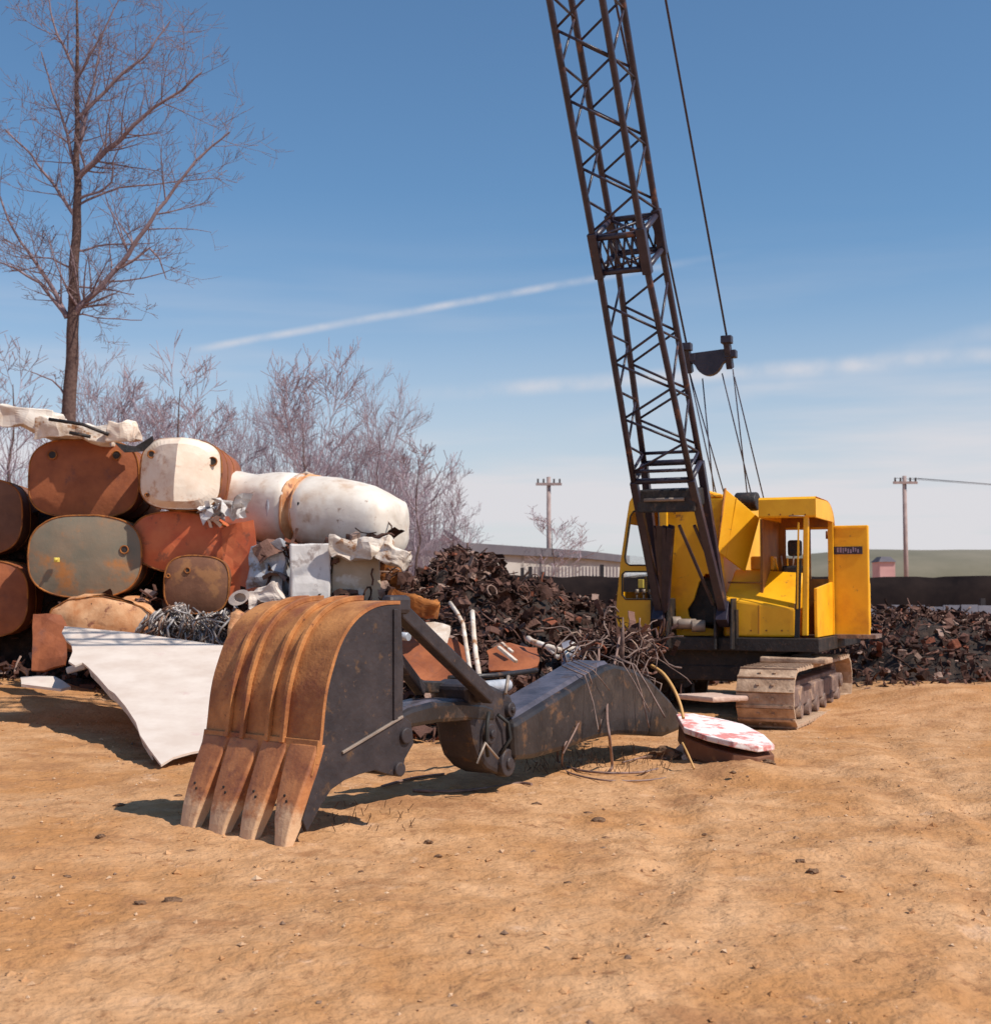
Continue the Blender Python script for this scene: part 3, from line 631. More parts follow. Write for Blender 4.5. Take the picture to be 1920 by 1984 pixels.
# --- tracks
def track_geom(cx, y0, y1, w, h, ground):
    root = MB(); z0 = ground; r = h/2
    sf = .0
    root.box((cx, (y0+y1)/2, z0+h*.45), (w*.62, (y1-y0)-h*.9, h*.34)); 
    root.box((cx, (y0+y1)/2, z0+h*.62), (w*.5, (y1-y0)-h*1.1, h*.2))
    o = root.build('track_frame', 'track_side', crane, bevel=.02)
    nR = 7
    for k in range(nR):
        yy = lerp(y0+h*.75, y1-h*.75, k/(nR-1)); m = MB(); m.tube([Vector((cx-w*.34, yy, z0+.14)), Vector((cx+w*.34, yy, z0+.14))], .095, 14); m.build('roller', 'track_side', o)
    for yy, rr in ((y0+r, r-.09), (y1-r, r-.09)):
        m = MB(); n = 20; m.loft([[Vector((x, yy+rr*math.cos(2*math.pi*k/n), z0+r+rr*math.sin(2*math.pi*k/n))) for k in range(n)] for x in (cx-w*.2, cx+w*.2)], smooth=False)
        m.tube([Vector((cx-w*.36, yy, z0+r)), Vector((cx+w*.36, yy, z0+r))], rr*.4, 14); m.build('idler_wheel', 'track_side', o, bevel=.015)
    # shoes laid round the loop
    pts = []; sl = y1-y0-2*r; per = 2*sl+2*math.pi*r; ns = int(per/.165); st = per/ns
    proto = None
    for k in range(ns):
        s = k*st
        if s < sl: p = Vector((cx, y1-r-s, z0+h)); ang = 0
        elif s < sl+math.pi*r: a = (s-sl)/r; p = Vector((cx, y0+r-r*math.sin(a), z0+r+r*math.cos(a))); ang = a
        elif s < 2*sl+math.pi*r: p = Vector((cx, y0+r+(s-sl-math.pi*r), z0)); ang = math.pi
        else: a = (s-2*sl-math.pi*r)/r; p = Vector((cx, y1-r+r*math.sin(a), z0+r-r*math.cos(a))); ang = math.pi+a
        if proto is None:
            m = MB(); m.box((0, 0, -.02), (w, st*.97, .035)); m.box((0, -st*.38, -.005), (w, .03, .045)); m.box((0, 0, -.06), (w*.3, st*.8, .06))
            for sx in (-1, 1): m.box((sx*w*.13, st*.1, .006), (.03, .03, .02))
            proto = m.build('track_shoe', 'mud_steel', o, bevel=0); sh = proto
        else: sh = proto.copy(); C.objects.link(sh); sh.parent = o
        sh.location = p; sh.rotation_euler = (ang+rnd.uniform(-.02, .02), rnd.uniform(-.008, .008), 0)
    return o
cR = LP(1485, 1350, -1.25).x
track_geom(cR, -1.35, 2.8, .64, .66, -.10)
track_geom(cR-2.02, -1.35, 2.8, .64, .66, -.10)
m = MB(); m.beam(LP(1480, 1276, .1), LP(1607, 1281, .1), .5, .07); m.build('frame_ledge', 'mud_steel', crane, bevel=.02)

# ------------------------------------------------------------------ backhoe attachment lying on the sand
L0 = Vector((-1.89, 8.24, 0)); R0 = Vector((-1.149, 7.63, 0))
bd = (R0-L0); BW = bd.length; bd.normalize(); ba = Vector((-bd.y, bd.x, 0))
def BP(px, py):
    d = pixdir(px, py); n = bd; t = (R0-CAM).dot(n)/d.dot(n); p = CAM+d*t-R0
    return p.dot(ba), p.z
def BV(u, z, f): return L0.lerp(R0, f)+ba*u+Vector((0, 0, z))   # f 0 = left plate, 1 = right plate
back = thing('backhoe_attachment', 'rusty backhoe bucket on a dark excavator arm lying on the sand', 'excavator attachment')
shell_px = [(600, 1520), (610, 1480), (616, 1448), (620, 1410), (622, 1380), (628, 1330), (640, 1290), (650, 1255), (665, 1225), (682, 1202), (700, 1187), (722, 1175), (745, 1171), (768, 1171)]
prof = [BP(*p) for p in shell_px]
# smooth + extend
profs = []
for i in range(len(prof)-1):
    for k in range(3): profs.append((lerp(prof[i][0], prof[i+1][0], k/3), lerp(prof[i][1], prof[i+1][1], k/3)))
profs.append(prof[-1])
for _ in range(4):
    profs = [profs[0]]+[((profs[i-1][0]+2*profs[i][0]+profs[i+1][0])/4, (profs[i-1][1]+2*profs[i][1]+profs[i+1][1])/4) for i in range(1, len(profs)-1)]+[profs[-1]]
def pnorm(i):
    a = profs[max(i-1, 0)]; b = profs[min(i+1, len(profs)-1)]; dx, dz = b[0]-a[0], b[1]-a[1]; l = math.hypot(dx, dz); return (-dz/l, dx/l)
iband = min(range(len(profs)), key=lambda i: abs(profs[i][1]-prof[2][1]))
def strip(f0, f1, i0, i1, off, th, nf=1):
    m = MB(); rings = []
    for i in range(i0, i1+1):
        n = pnorm(i); u, z = profs[i]
        a = [BV(u+n[0]*(off+th), z+n[1]*(off+th), lerp(f0, f1, k/nf)) for k in range(nf+1)]
        b = [BV(u+n[0]*off, z+n[1]*off, lerp(f0, f1, k/nf)) for k in reversed(range(nf+1))]
        rings.append(a+b)
    m.loft(rings, smooth=False); return m
shell = strip(-.036, 1.036, 3, len(profs)-1, 0, .022, 8).build('bucket', 'bucket_rust', back)
for p_ in shell.data.polygons: p_.use_smooth = False
for f0, f1 in ((.02, .20), (.36, .575), (.73, .985)):
    pass
for f0, f1 in ((.19, .222), (.335, .367), (.57, .602), (.712, .744)):
    strip(f0, f1, iband, len(profs)-2, .0225, .032).build('wear_strip', 'bucket_rust', shell, bevel=.004)
# lip band across the bottom of the shell
strip(-.04, 1.04, 1, iband+1, .0235, .014).build('lip_plate', 'bucket_rust', shell, bevel=.006)
# side plates
ub, zb_ = BP(768, 1400)
sp_px = [(770, 1171), (775, 1290), (774, 1385), (790, 1400), (795, 1440), (778, 1470), (772, 1505), (745, 1500), (720, 1492), (690, 1500), (660, 1512), (635, 1530), (615, 1560), (600, 1590), (588, 1612), (580, 1590)]
spu = [BP(*p) for p in sp_px]
outl = profs[1:]+spu
for f, th in ((1, .03), (0, -.03)):
    o = plate('side_plate', [BV(u, z, f) for u, z in outl], [], bd*th, 'dark_steel', shell, bevel=.004)
# back edge flange and diagonal side cutter bead
for f in (1.035, -.035):
    m = MB(); a = BP(758, 1180); b = BP(758, 1395); m.beam(BV(*a, f), BV(*b, f), .035, .02, up=bd); m.build('edge_flange', 'dark_steel', shell, bevel=.004)
    m = MB(); a = BP(655, 1458); b = BP(772, 1388); m.beam(BV(*a, f), BV(*b, f), .016, .02, up=bd); m.build('side_cutter', 'bare_steel' if f > 0 else 'dark_steel', shell, bevel=.003)
# cross web inside + mouth plate so that it is a closed scoop
m = MB(); a = BP(768, 1171); m.beam(BV(a[0], a[1]-.02, 0), BV(a[0], a[1]-.02, 1), .05, .05); m.build('mouth_bar', 'dark_steel', shell, bevel=.008)
# teeth
TZ = profs[iband][1]; TU = profs[iband][0]
edges = [(-.03, .205, .075, .135), (.23, .51, .36, .14), (.54, .765, .645, .12), (.795, 1.035, .955, .10)]
for k, (f0, f1, ft, wt_) in enumerate(edges):
    m = MB(); secs = []
    for t, wk, th in ((0, -.03, .055), (.10, -.03, .06), (.3, .12, .07), (.5, .34, .08), (.68, .62, .085), (.82, .9, .07), (.93, 1.0, .05), (1.0, 1.05, .025)):
        z = lerp(TZ+.01, -.07, t); u = lerp(TU-.015, -.045, t)-.012*math.sin(t*3.1)
        w_ = lerp(f1-f0, wt_, wk)/2; c = lerp((f0+f1)/2, ft, wk)
        ring = []
        for a_, uu in ((-1, -.25), (-.93, -.5), (-.3, -.62), (.3, -.62), (.93, -.5), (1, -.25)): ring.append(BV(u+uu*th*.8, z, c+a_*w_))
        ring += [BV(u+th*.8, z, c+w_), BV(u+th*.8, z, c-w_)]
        secs.append(ring)
    m.loft(secs, smooth=False); o = m.build('tooth', 'tooth_steel', shell, bevel=.008)
    for q in (0, 1):
        m = MB(); z = lerp(TZ-.02, -.07, .44+.05*q); u = lerp(TU-.02, -.045, .44+.05*q)-.058; cc_ = lerp((f0+f1)/2, ft, .35)-.02+.03*q
        m.tube([BV(u, z, cc_), BV(u+.03, z, cc_)], .009, 8); m.build('pin', 'grease', shell)
# hinge ears on the mouth of the bucket
for f in (.93,):
    u, z = BP(772, 1172); m = MB(); m.box(BV(u+.05, z+.0, f), (.09, .2, .12), Matrix.Rotation(math.atan2(bd.y, bd.x), 3, 'Z')); m.build('hinge_ear', 'dark_steel', shell, bevel=.03)
# lower pivot lug
for (px, py, r_) in ((778, 1425, .05), (765, 1490, .045)):
    u, z = BP(px, py); m = MB(); m.tube([BV(u, z, .6), BV(u, z, 1.055)], r_, 14); m.build('pivot_pin', 'dark_steel', shell, bevel=.008)
def arm_poly(name, pts, Y0, Y1, x0, x1, width, material, bev=.02):
    """side outline given in pixels, lying in the vertical plane through (x0,Y0) and (x1,Y1)"""
    A = P(x0, 1400, Y0); B = P(x1, 1400, Y1); A.z = B.z = 0; d = (B-A).normalized(); n = Vector((d.y, -d.x, 0))
    out = []
    for px, py in pts:
        r_ = pixdir(px, py); t = (A-CAM).dot(n)/r_.dot(n); out.append(CAM+r_*t)
    if n.y > 0: n = -n
    def onplane(px, py, off=0):
        r_ = pixdir(px, py); t = (A-CAM).dot(n)/r_.dot(n); return CAM+r_*t+n*off
    arm_poly.f = onplane; arm_poly.n = n
    return plate(name, out, [], -n*width, material, back, bevel=bev)
arm_poly('dipper_arm', [(768, 1388), (800, 1372), (845, 1360), (895, 1358), (935, 1362), (960, 1372), (962, 1400), (930, 1400), (905, 1398), (850, 1402), (790, 1412), (768, 1418)], 8.55, 9.6, 768, 960, .26, 'arm_steel', .03)
df_ = arm_poly.f
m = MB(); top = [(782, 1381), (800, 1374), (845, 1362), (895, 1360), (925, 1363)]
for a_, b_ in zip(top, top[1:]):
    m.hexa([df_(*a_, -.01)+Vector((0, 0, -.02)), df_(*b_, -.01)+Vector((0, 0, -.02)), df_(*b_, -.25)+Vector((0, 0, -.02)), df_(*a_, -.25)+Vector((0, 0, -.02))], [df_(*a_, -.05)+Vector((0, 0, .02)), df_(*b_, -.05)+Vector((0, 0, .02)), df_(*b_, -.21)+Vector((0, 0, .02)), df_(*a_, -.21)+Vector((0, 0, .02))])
m.build('lit_top_strip', 'lit_top', back)  # strip added to carry the lit look of the dipper's top
arm_poly('dipper_head', [(905, 1330), (925, 1318), (960, 1330), (990, 1345), (1004, 1385), (1004, 1450), (1000, 1490), (985, 1502), (965, 1500), (945, 1490), (928, 1470), (918, 1440), (912, 1400)], 9.25, 9.9, 900, 1004, .30, 'dark_steel', .03)
hf, hn = arm_poly.f, arm_poly.n
for (px, py, r_) in ((978, 1478, .10), (945, 1422, .075), (925, 1345, .06), (985, 1375, .055)):
    m = MB(); c = hf(px, py); m.tube([c-hn*.06, c+hn*.035], r_, 18); m.tube([c, c+hn*.055], r_*.45, 8); m.build('pivot_boss', 'dark_steel', back, bevel=.01)
m = MB(); m.tube([hf(940, 1380, .03), hf(932, 1400, .05), hf(930, 1440, .05), hf(938, 1465, .03)], .014, 6); m.build('hydraulic_hose', 'seal', back)
m = MB(); m.tube([hf(965, 1460, .02), hf(975, 1430, .06), hf(972, 1400, .05), hf(960, 1385, .02)], .014, 6); m.build('hydraulic_hose', 'seal', back)
arm_poly('boom_section', [(996, 1400), (1172, 1291), (1190, 1286), (1230, 1296), (1262, 1316), (1300, 1356), (1322, 1388), (1328, 1412), (1290, 1428), (1200, 1424), (1150, 1434), (1090, 1456), (1040, 1470), (1000, 1474)], 9.7, 12.6, 996, 1325, .42, 'arm_steel', .04)
bf, bn = arm_poly.f, arm_poly.n; bf_, bn_ = bf, bn
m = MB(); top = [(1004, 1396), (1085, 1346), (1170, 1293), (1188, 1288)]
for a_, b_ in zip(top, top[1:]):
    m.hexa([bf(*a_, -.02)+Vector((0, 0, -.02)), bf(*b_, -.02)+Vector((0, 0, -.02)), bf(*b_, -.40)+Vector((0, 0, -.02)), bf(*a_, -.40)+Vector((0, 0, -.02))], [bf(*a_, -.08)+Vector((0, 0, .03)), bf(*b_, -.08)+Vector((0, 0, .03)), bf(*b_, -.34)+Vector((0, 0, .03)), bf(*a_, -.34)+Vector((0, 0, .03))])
m.build('lit_top_strip', 'lit_top', back)  # lighter strip paints the light along the boom's top edge
m = MB(); m.tube([P(905, 1334, 9.9), P(985, 1327, 10.3)], .045, 14); m.build('cylinder_barrel', 'galv', back, bevel=.008)
m = MB(); m.beam(P(762, 1172, 8.45), P(948, 1352, 9.35), .09, .10); m.build('link_bar', 'dark_steel', back, bevel=.012)
m = MB(); m.beam(P(762, 1268, 8.6), P(815, 1338, 9.2), .075, .075); m.build('link_bar', 'dark_steel', back, bevel=.012)
m = MB(); m.beam(P(806, 1330, 9.3), P(938, 1335, 9.8), .09, .085); m.build('tie_bar', 'arm_steel', back, bevel=.012)
m = MB(); m.tube([P(870, 1314, 10.2), P(960, 1309, 10.5), P(1040, 1299, 10.9)], .022, 7); m.build('hydraulic_pipe', 'arm_steel', back)
m = MB(); m.tube([P(985, 1310, 9.8), P(979, 1345, 9.7)], .014, 6); m.build('pipe_bracket', 'bare_steel', back)
m = MB(); m.tube([P(930, 1460, 9.3), P(925, 1480, 9.25), P(940, 1440, 9.3), P(965, 1470, 9.4)], .01, 6); m.build('hydraulic_hose', 'bare_steel', back)

# ------------------------------------------------------------------ scrap generator
def scrap_piece(mb, c, s, rg, kinds=('strip', 'tube', 'chunk', 'plate', 'ring')):
    k = rg.choice(kinds); q = Matrix.Rotation(rg.uniform(0, 6.28), 3, 'Z') @ Matrix.Rotation(rg.uniform(-1.4, 1.4), 3, 'X') @ Matrix.Rotation(rg.uniform(0, 6.28), 3, 'Z')
    c = Vector(c)
    if k == 'strip':
        w = s*rg.uniform(.08, .22); t = s*.03; pts = []; a = 0; p = Vector((-s*.5, 0, 0)); n = rg.randint(2, 4)
        for i in range(n+1):
            pts.append(p.copy()); a += rg.uniform(-1, 1); p = p+Vector((math.cos(a), 0, math.sin(a)))*s*1.2/n
        rings = []
        for i, p in enumerate(pts): rings.append([c+q@(p+Vector((0, -w, 0))), c+q@(p+Vector((0, w, 0))), c+q@(p+Vector((t, w, t*1.5))), c+q@(p+Vector((t, -w, t*1.5)))])
        mb.loft(rings, smooth=False)
    elif k == 'tube':
        pts = []; a = 0; p = Vector((-s*.7, 0, 0))
        for i in range(4):
            pts.append(c+q@p); a += rg.uniform(-.6, .6); p = p+Vector((math.cos(a), math.sin(a)*.5, math.sin(a)))*s*.45
        mb.tube(pts, s*rg.uniform(.03, .08), 5, smooth=True)
    elif k == 'chunk':
        vs = []
        for z in (-1, 1):
            for x, y in ((-1, -1), (1, -1), (1, 1), (-1, 1)):
                vs.append(c+q@Vector((x*s*.35*rg.uniform(.5, 1.2), y*s*.25*rg.uniform(.5, 1.2), z*s*.2*rg.uniform(.4, 1.3))))
        mb.hexa(vs[:4], vs[4:])
    elif k == 'plate':
        n = 3; g = [[None]*(n+1) for _ in range(n+1)]
        top = []; bot = []
        for i in range(n+1):
            for j in range(n+1):
                p = Vector(((i/n-.5)*s*1.1, (j/n-.5)*s*.8, rg.uniform(-.1, .1)*s+.25*s*math.sin(i*1.1)))
                top.append(c+q@p); bot.append(c+q@(p+Vector((0, 0, -.03*s))))
        w = n+1; fs = []
        for i in range(n):
            for j in range(n):
                fs.append((i*w+j, i*w+j+1, (i+1)*w+j+1, (i+1)*w+j)); o = w*w; fs.append((o+i*w+j, o+(i+1)*w+j, o+(i+1)*w+j+1, o+i*w+j+1))
        mb.add(top+bot, fs)
    else:
        n = 9; r_ = s*.4; pts = [c+q@Vector((r_*math.cos(2*math.pi*i/n), r_*math.sin(2*math.pi*i/n), 0)) for i in range(n+1)]
        mb.tube(pts, s*.06, 4, cap=False)
def scrap_heap(name, xr, yr, H, n, s0, s1, seed, label, material='scrap', kinds=('strip', 'tube', 'chunk', 'tube', 'ring', 'chunk', 'strip', 'plate')):
    rg = random.Random(seed); mb = MB(); mb.cm = 1
    nx, ny = 70, 60; vs = []; fs = []
    for j in range(ny+1):
        for i in range(nx+1):
            x = lerp(*xr, i/nx); y = lerp(*yr, j/ny); h = H(x, y)
            vs.append((x, y, h-.12+.14*noise.noise(Vector((x*3.5, y*3.5, seed))) if h > .02 else -.25))
    for j in range(ny):
        for i in range(nx): a = j*(nx+1)+i; fs.append((a, a+1, a+nx+2, a+nx+1))
    mb.add(vs, fs); mb.cm = 0
    cnt = 0; tries = 0
    while cnt < n and tries < n*30:
        tries += 1
        x = rg.uniform(*xr); y = rg.uniform(*yr); h = H(x, y)
        if h < .04: continue
        s = s0+(s1-s0)*rg.random()**2.2
        scrap_piece(mb, (x, y, h+rg.uniform(-.12, .10)), s, rg, kinds); cnt += 1
    o = mb.build(name, [material, 'scrap_base'], recalc=False); stuff(o); o['label'] = label; return o
def H1(x, y):
    rz = interp(x, [(-4.2, .3), (-3.2, .9), (-2.2, 1.2), (-1.5, 1.3), (-1.05, 1.6), (-.8, 1.84), (-.4, 1.95), (-.05, 1.86), (.18, 1.55), (.4, 1.46), (.9, 1.42), (1.9, 1.38), (2.8, 1.15), (3.6, .3), (4, 0)])
    yf = interp(x, [(-3.4, 17.5), (-2.6, 15.0), (-1.6, 13.2), (.1, 13.0), (.35, 14.4), (.75, 17.8), (1.2, 20.2), (4, 21.2)])
    return rz*sstep(yf-.6, max(19.6, yf+2.2), y)**.75*sstep(25, 21.5, y)*(1+.12*noise.noise(Vector((x*2.1, y*1.4, 3))))
scrap_heap('scrap_heap', (-4.2, 4.0), (12.6, 25), H1, 11000, .05, .27, 11, 'tall heap of dark rusty tangled scrap metal between the tanks and the crane')
def H2(x, y):
    return interp(x, [(4.9, 0), (5.6, .55), (6.6, .95), (8, .8), (11, .9), (14, .2)])*sstep(17.6+.25*abs(x-6), 21, y)*sstep(27, 23, y)+.14*sstep(5.2, 6.2, x)*sstep(17, 18.5, y)
scrap_heap('scrap_heap', (4.9, 13), (17, 27), H2, 7500, .05, .24, 12, 'low heap of dark rusty scrap behind the right crawler track')
def H3(x, y):
    return interp(x, [(-10, 2.2), (-7.4, 2.3), (-5.2, 2.4), (-4.1, 1.9), (-3.0, 1.7), (-1.9, 1.1), (-1.5, .3)])*sstep(17.8, 18.9, y)*sstep(23, 21, y)+interp(x, [(-10, .4), (-5.2, .4), (-2.5, .5), (-1.4, .4), (-1.2, 0)])*sstep(16.3, 17.1, y)*sstep(20, 18.5, y)
scrap_heap('scrap_heap', (-10, -1.2), (15.3, 23), H3, 2400, .1, .4, 13, 'dark crushed scrap packed behind and below the old tanks at the left')
# tangle perched on the boom section and in front of the left track
def H4(x, y):
    c = P(1190, 1260, 12.4); return .78*math.exp(-((x-c.x)/.36)**2-((y-12.75)/.5)**2)
rg = random.Random(21); mb = MB()
for i in range(520):
    c = P(1192+rg.gauss(0, 38), 1264+rg.gauss(0, 24), 12.2+rg.uniform(-.1, 1.0))
    scrap_piece(mb, c, rg.uniform(.06, .22), rg, ('strip', 'tube', 'tube', 'ring', 'strip'))
for i in range(40):
    a = P(1190+rg.gauss(0, 30), 1290, 12.3); mb.tube([a, a+Vector((rg.uniform(-.15, .15), rg.uniform(-.1, .1), rg.uniform(.2, .42)))], .006, 4)
stuff(mb.build('tangled_scrap', 'scrap', recalc=False))['label'] = 'tangle of dark twisted strips heaped on top of the fallen excavator boom'

rg = random.Random(22); mb = MB()
for i in range(48):
    x0_ = rg.uniform(1120, 1270); a = P(x0_, rg.uniform(1230, 1290), 12.1); pts = [a]; dd = Vector((rg.uniform(-.6, .6), rg.uniform(-.4, .2), rg.uniform(-.2, 1))); c_ = a.copy()
    for k in range(7):
        dd = (dd+Vector((rg.uniform(-.6, .6), rg.uniform(-.5, .5), rg.uniform(-.9, .35)))).normalized(); c_ = c_+dd*.065; pts.append(c_.copy())
    mb.tube(pts, rg.uniform(.004, .009), 5)
for i in range(9):      # cables draped over the side of the boom and down to the sand
    x0_ = rg.uniform(1105, 1290); f_ = (x0_-996)/330; a = bf_(x0_, interp(x0_, [(1100, 1340), (1180, 1292), (1235, 1300), (1300, 1350)])-4); o_ = bn_*rg.uniform(.02, .07); L_ = rg.uniform(.12, .55); sw_ = Vector((rg.uniform(-.25, .25), rg.uniform(-.25, .25), 0))
    mb.tube([a-bn_*.2+Vector((0, 0, .10)), a+Vector((0, 0, .03)), a+o_+sw_*.3-Vector((0, 0, L_*.35)), a+o_*1.3+sw_*.8-Vector((0, 0, L_*.8)), a+o_*1.5+sw_-Vector((0, 0, L_*(1 if i % 3 else .6)))], rg.uniform(.004, .009), 5)
mb.tube([P(1203, 1300, 11.9), P(1206, 1240, 11.8), P(1207, 1196, 11.8)], [.03, .02, .006], 6)
stuff(mb.build('cable_tangle', 'track_side', recalc=False))['label'] = 'black cables and hoses tangled over the high end of the fallen boom'
# ---- scrap pieces that can be told apart
def tube_thing(name, pts, r, material, label, cat, n=8, group=None):
    m = MB(); m.tube([Vector(p) for p in pts], r, n); return tag(m.build(name, material), label, cat, group)
tube_thing('bent_pipe', [P(872, 1168, 14.4), P(886, 1188, 14.1), P(897, 1209, 13.8), P(903, 1250, 13.4), P(910, 1296, 13.0)], .022, 'bone', 'thin pale bent pipe, left of the two upright ones in front of the heap', 'pipe')
tube_thing('upright_pipe', [P(915, 1185, 14.0), P(918, 1230, 13.6), P(922, 1270, 13.3), P(929, 1312, 12.9)], .026, 'bone', 'pale straight upright pipe standing in front of the dark heap', 'pipe')
m = MB(); m.beam(P(966, 1254, 13.2), P(1000, 1282, 12.9), .035, .03); tag(m.build('wooden_lath', 'bone', bevel=.004), 'longer pale lath lying across the rusty sheet in the heap', 'lath')
m = MB(); m.beam(P(972, 1246, 13.5), P(993, 1264, 13.3), .03, .025); tag(m.build('wooden_lath', 'bone', bevel=.004), 'short pale lath just above the longer one on the rusty sheet', 'lath')
m = MB(); m.tube([P(1023, 1237, 13.6), P(1030, 1243, 13.5), P(1060, 1253, 13.4), P(1095, 1263, 13.2), P(1114, 1249, 13.3)], .03, 7)
m.tube([P(1095, 1260, 13.2), P(1101, 1278, 13.1), P(1111, 1294, 13.0)], .026, 7)
m.tube([P(1060, 1255, 13.4), P(1082, 1275, 13.2), P(1094, 1262, 13.2)], .022, 7)
tag(m.build('forked_bracket', 'bone'), 'pale forked steel bracket lying on the scrap right of the rusty sheet', 'bracket')
def sheet(name, pts, th, material, label, cat, amp=.03, ns=3, sub=2, group=None):
    n = (pts[1]-pts[0]).cross(pts[2]-pts[0]).normalized()
    if n.y > 0: n = -n
    o = plate(name, pts, [], -n*th, material, None, noise_amp=amp, noise_scale=ns, sub=sub)
    return tag(o, label, cat, group)
sheet('rusty_sheet', [P(945, 1262, 13.6), P(990, 1246, 13.7), P(1044, 1248, 13.7), P(1040, 1290, 13.2), P(1005, 1306, 13.1), P(950, 1300, 13.2)], .02, 'red_oxide', 'flat rust red steel sheet low in the heap under two pale laths', 'steel sheet', .05)
sheet('curved_panel', [P(772, 1232, 13.9), P(830, 1228, 13.9), P(880, 1240, 13.8), P(906, 1262, 13.6), P(910, 1318, 13.1), P(850, 1325, 13.1), P(800, 1310, 13.2), P(774, 1285, 13.4)], .025, 'red_oxide', 'big dull red curved panel seen behind the diagonal link bar', 'steel panel', .09, 2.2)
sheet('torn_sheet', [P(812, 1208, 13.9), P(845, 1204, 13.9), P(868, 1214, 13.8), P(872, 1240, 13.6), P(858, 1248, 13.6), P(838, 1232, 13.7)], .02, 'bone', 'torn pale grey sheet on top of the dull red panel', 'sheet metal', .07, 4)
sheet('buckled_plate', [P(1085, 1250, 13.4), P(1125, 1244, 13.4), P(1145, 1265, 13.2), P(1130, 1295, 13.0), P(1095, 1290, 13.0)], .02, 'blue_sheet', 'buckled grey plate behind the forked bracket', 'steel plate', .07, 4)
tube_thing('pipe_stub', [P(764, 1231, 12.4), P(792, 1234, 12.3)], .038, 'galv', 'short grey pipe stub beside the top of the bucket side', 'pipe', 12)
tube_thing('long_bar', [P(900, 1120, 18.2), P(935, 1180, 17.2)], .03, 'scrap_light', 'pale slanting bar stuck high in the dark heap', 'bar', 6)

# ------------------------------------------------------------------ tank pile
def sup(w, h, n, k, K, flat_=0):
    a = 2*math.pi*k/K; c, s = math.cos(a), math.sin(a)
    return math.copysign(abs(c)**(2/n), c)*w/2, math.copysign(abs(s)**(2/n), s)*h/2
def tank(px, py, Y, wpx, hpx, n, length, yaw, material, label, end_mat=None, holes=(), shade_fold=False, tilt=0, dent=.02, rim='rust', group=None, dome=.06):
    c = P(px, py, Y); w = wpx/FPX*Y; h = hpx/FPX*Y; K = 48
    root = thing('oil_tank', label, 'tank', (c.x, c.y, c.z-h/2), yaw, group)
    rot = Matrix.Rotation(tilt, 3, 'Y')
    def q(x, y, z): return rot @ Vector((x, y, z)) + Vector((0, 0, h/2))
    m = MB(); rings = []
    for i in range(9):
        y = length*i/8
        rings.append([q(*(lambda p: (p[0], y, p[1]))(sup(w, h, n, k, K))) for k in range(K)])
    m.loft(rings, cap0=False); m.build('tank_body', material, root, noise_amp=dent, noise_scale=2.5)
    for yy_ in (.45, 1.0):
        hp = [q(*(lambda p: (p[0], yy_, p[1]))(sup(w*1.005, h*1.005, n, k, K))) for k in range(K)]
        m = MB(); m.tube(hp+hp[:2], .009, 4, cap=False); m.build('weld_seam', rim, root, noise_amp=dent, noise_scale=2.5)
    m = MB(); rings = []
    rr = [1.0, .97, .9, .75, .55, .35, .15] if not shade_fold else [1.0, .97, .8, .6, .4, .2, .02]
    for t in rr:
        dz = -dome*(1-t**2.4)
        ring = []
        for k in range(K):
            x, z = sup(w*t, h*t, n, k, K)
            yy = dz-.012
            if shade_fold: yy += -.30*(1-min(1, abs(x)/(w*.5)))*(1 if t < .95 else .5)  # fold added so the end's left half turns away from the sun
            ring.append(q(x, yy, z))
        rings.append(ring)
    m.loft(rings, cap0=False, smooth=not shade_fold); e = m.build('tank_end', end_mat or material, root, noise_amp=dent*.5, noise_scale=3)
    m = MB(); ring = [q(*(lambda p: (p[0], -.01, p[1]))(sup(w*1.01, h*1.01, n, k, K))) for k in range(K)]
    m.tube(ring+ring[:2], .013, 5, cap=False); m.build('rim', rim, root, noise_amp=dent*.5, noise_scale=3)
    for (hx, hy, r_) in holes:
        x = (hx-px)/FPX*Y; z = -(hy-py)/FPX*Y; t = max(abs(x)/(w/2), abs(z)/(h/2))
        yy = -dome*(1-t**2.4)-.012
        if shade_fold: yy -= .30*(1-min(1, abs(x)/(w*.5)))
        m = MB(); m.tube([q(x, yy-.014, z), q(x, yy+.04, z)], [r_*1.0, r_*1.0], 14); hb = m.build('bung_hole', 'grease', root)
        m = MB(); n2 = 14; rg2 = [q(x+r_*1.12*math.cos(2*math.pi*k/n2), yy-.014, z+r_*1.12*math.sin(2*math.pi*k/n2)) for k in range(n2)]; m.tube(rg2+rg2[:2], .010, 5, cap=False); m.build('bung_ring', rim, root)
    return root
tank(163, 927, 17.6, 208, 150, 3.2, 1.9, R(4), 'red_oxide', 'large rusty red oil tank end, upper left, beside the cream one', holes=((104, 882, .05), (226, 882, .052)))
tank(351, 919, 17.2, 156, 138, 3.2, 1.7, R(2), 'red_oxide', 'cream rust-stained oil tank end with a fold added to shade its left half, topmost of the pile', end_mat='cream_rust', holes=((296, 885, .042), (413, 892, .05), (292, 964, .02)), shade_fold=True, tilt=R(3))
tank(165, 1078, 17.2, 214, 158, 2.7, 1.9, R(4), 'green_grey', 'weathered greenish oil tank end under the large red one', holes=((241, 1065, .045),))
tank(352, 1052, 17.3, 200, 118, 2.5, 1.6, R(-4), 'red_sheet', 'bright red oil tank end below the cream one', tilt=R(6), dent=.05)
tank(381, 1133, 16.7, 122, 110, 3.2, 1.5, R(3), 'brown_tank', 'small dark brown oil tank end beneath the bright red one', holes=((364, 1106, .03), (327, 1118, .02)), tilt=R(2))
tank(-60, 1000, 17.8, 200, 150, 3.0, 1.9, R(5), 'brown_tank', 'dark brown oil tank end at the far left edge of the pile')
tank(-55, 1160, 17.4, 210, 150, 3.0, 1.9, R(5), 'red_oxide', 'dull red oil tank end at the bottom left corner of the pile')
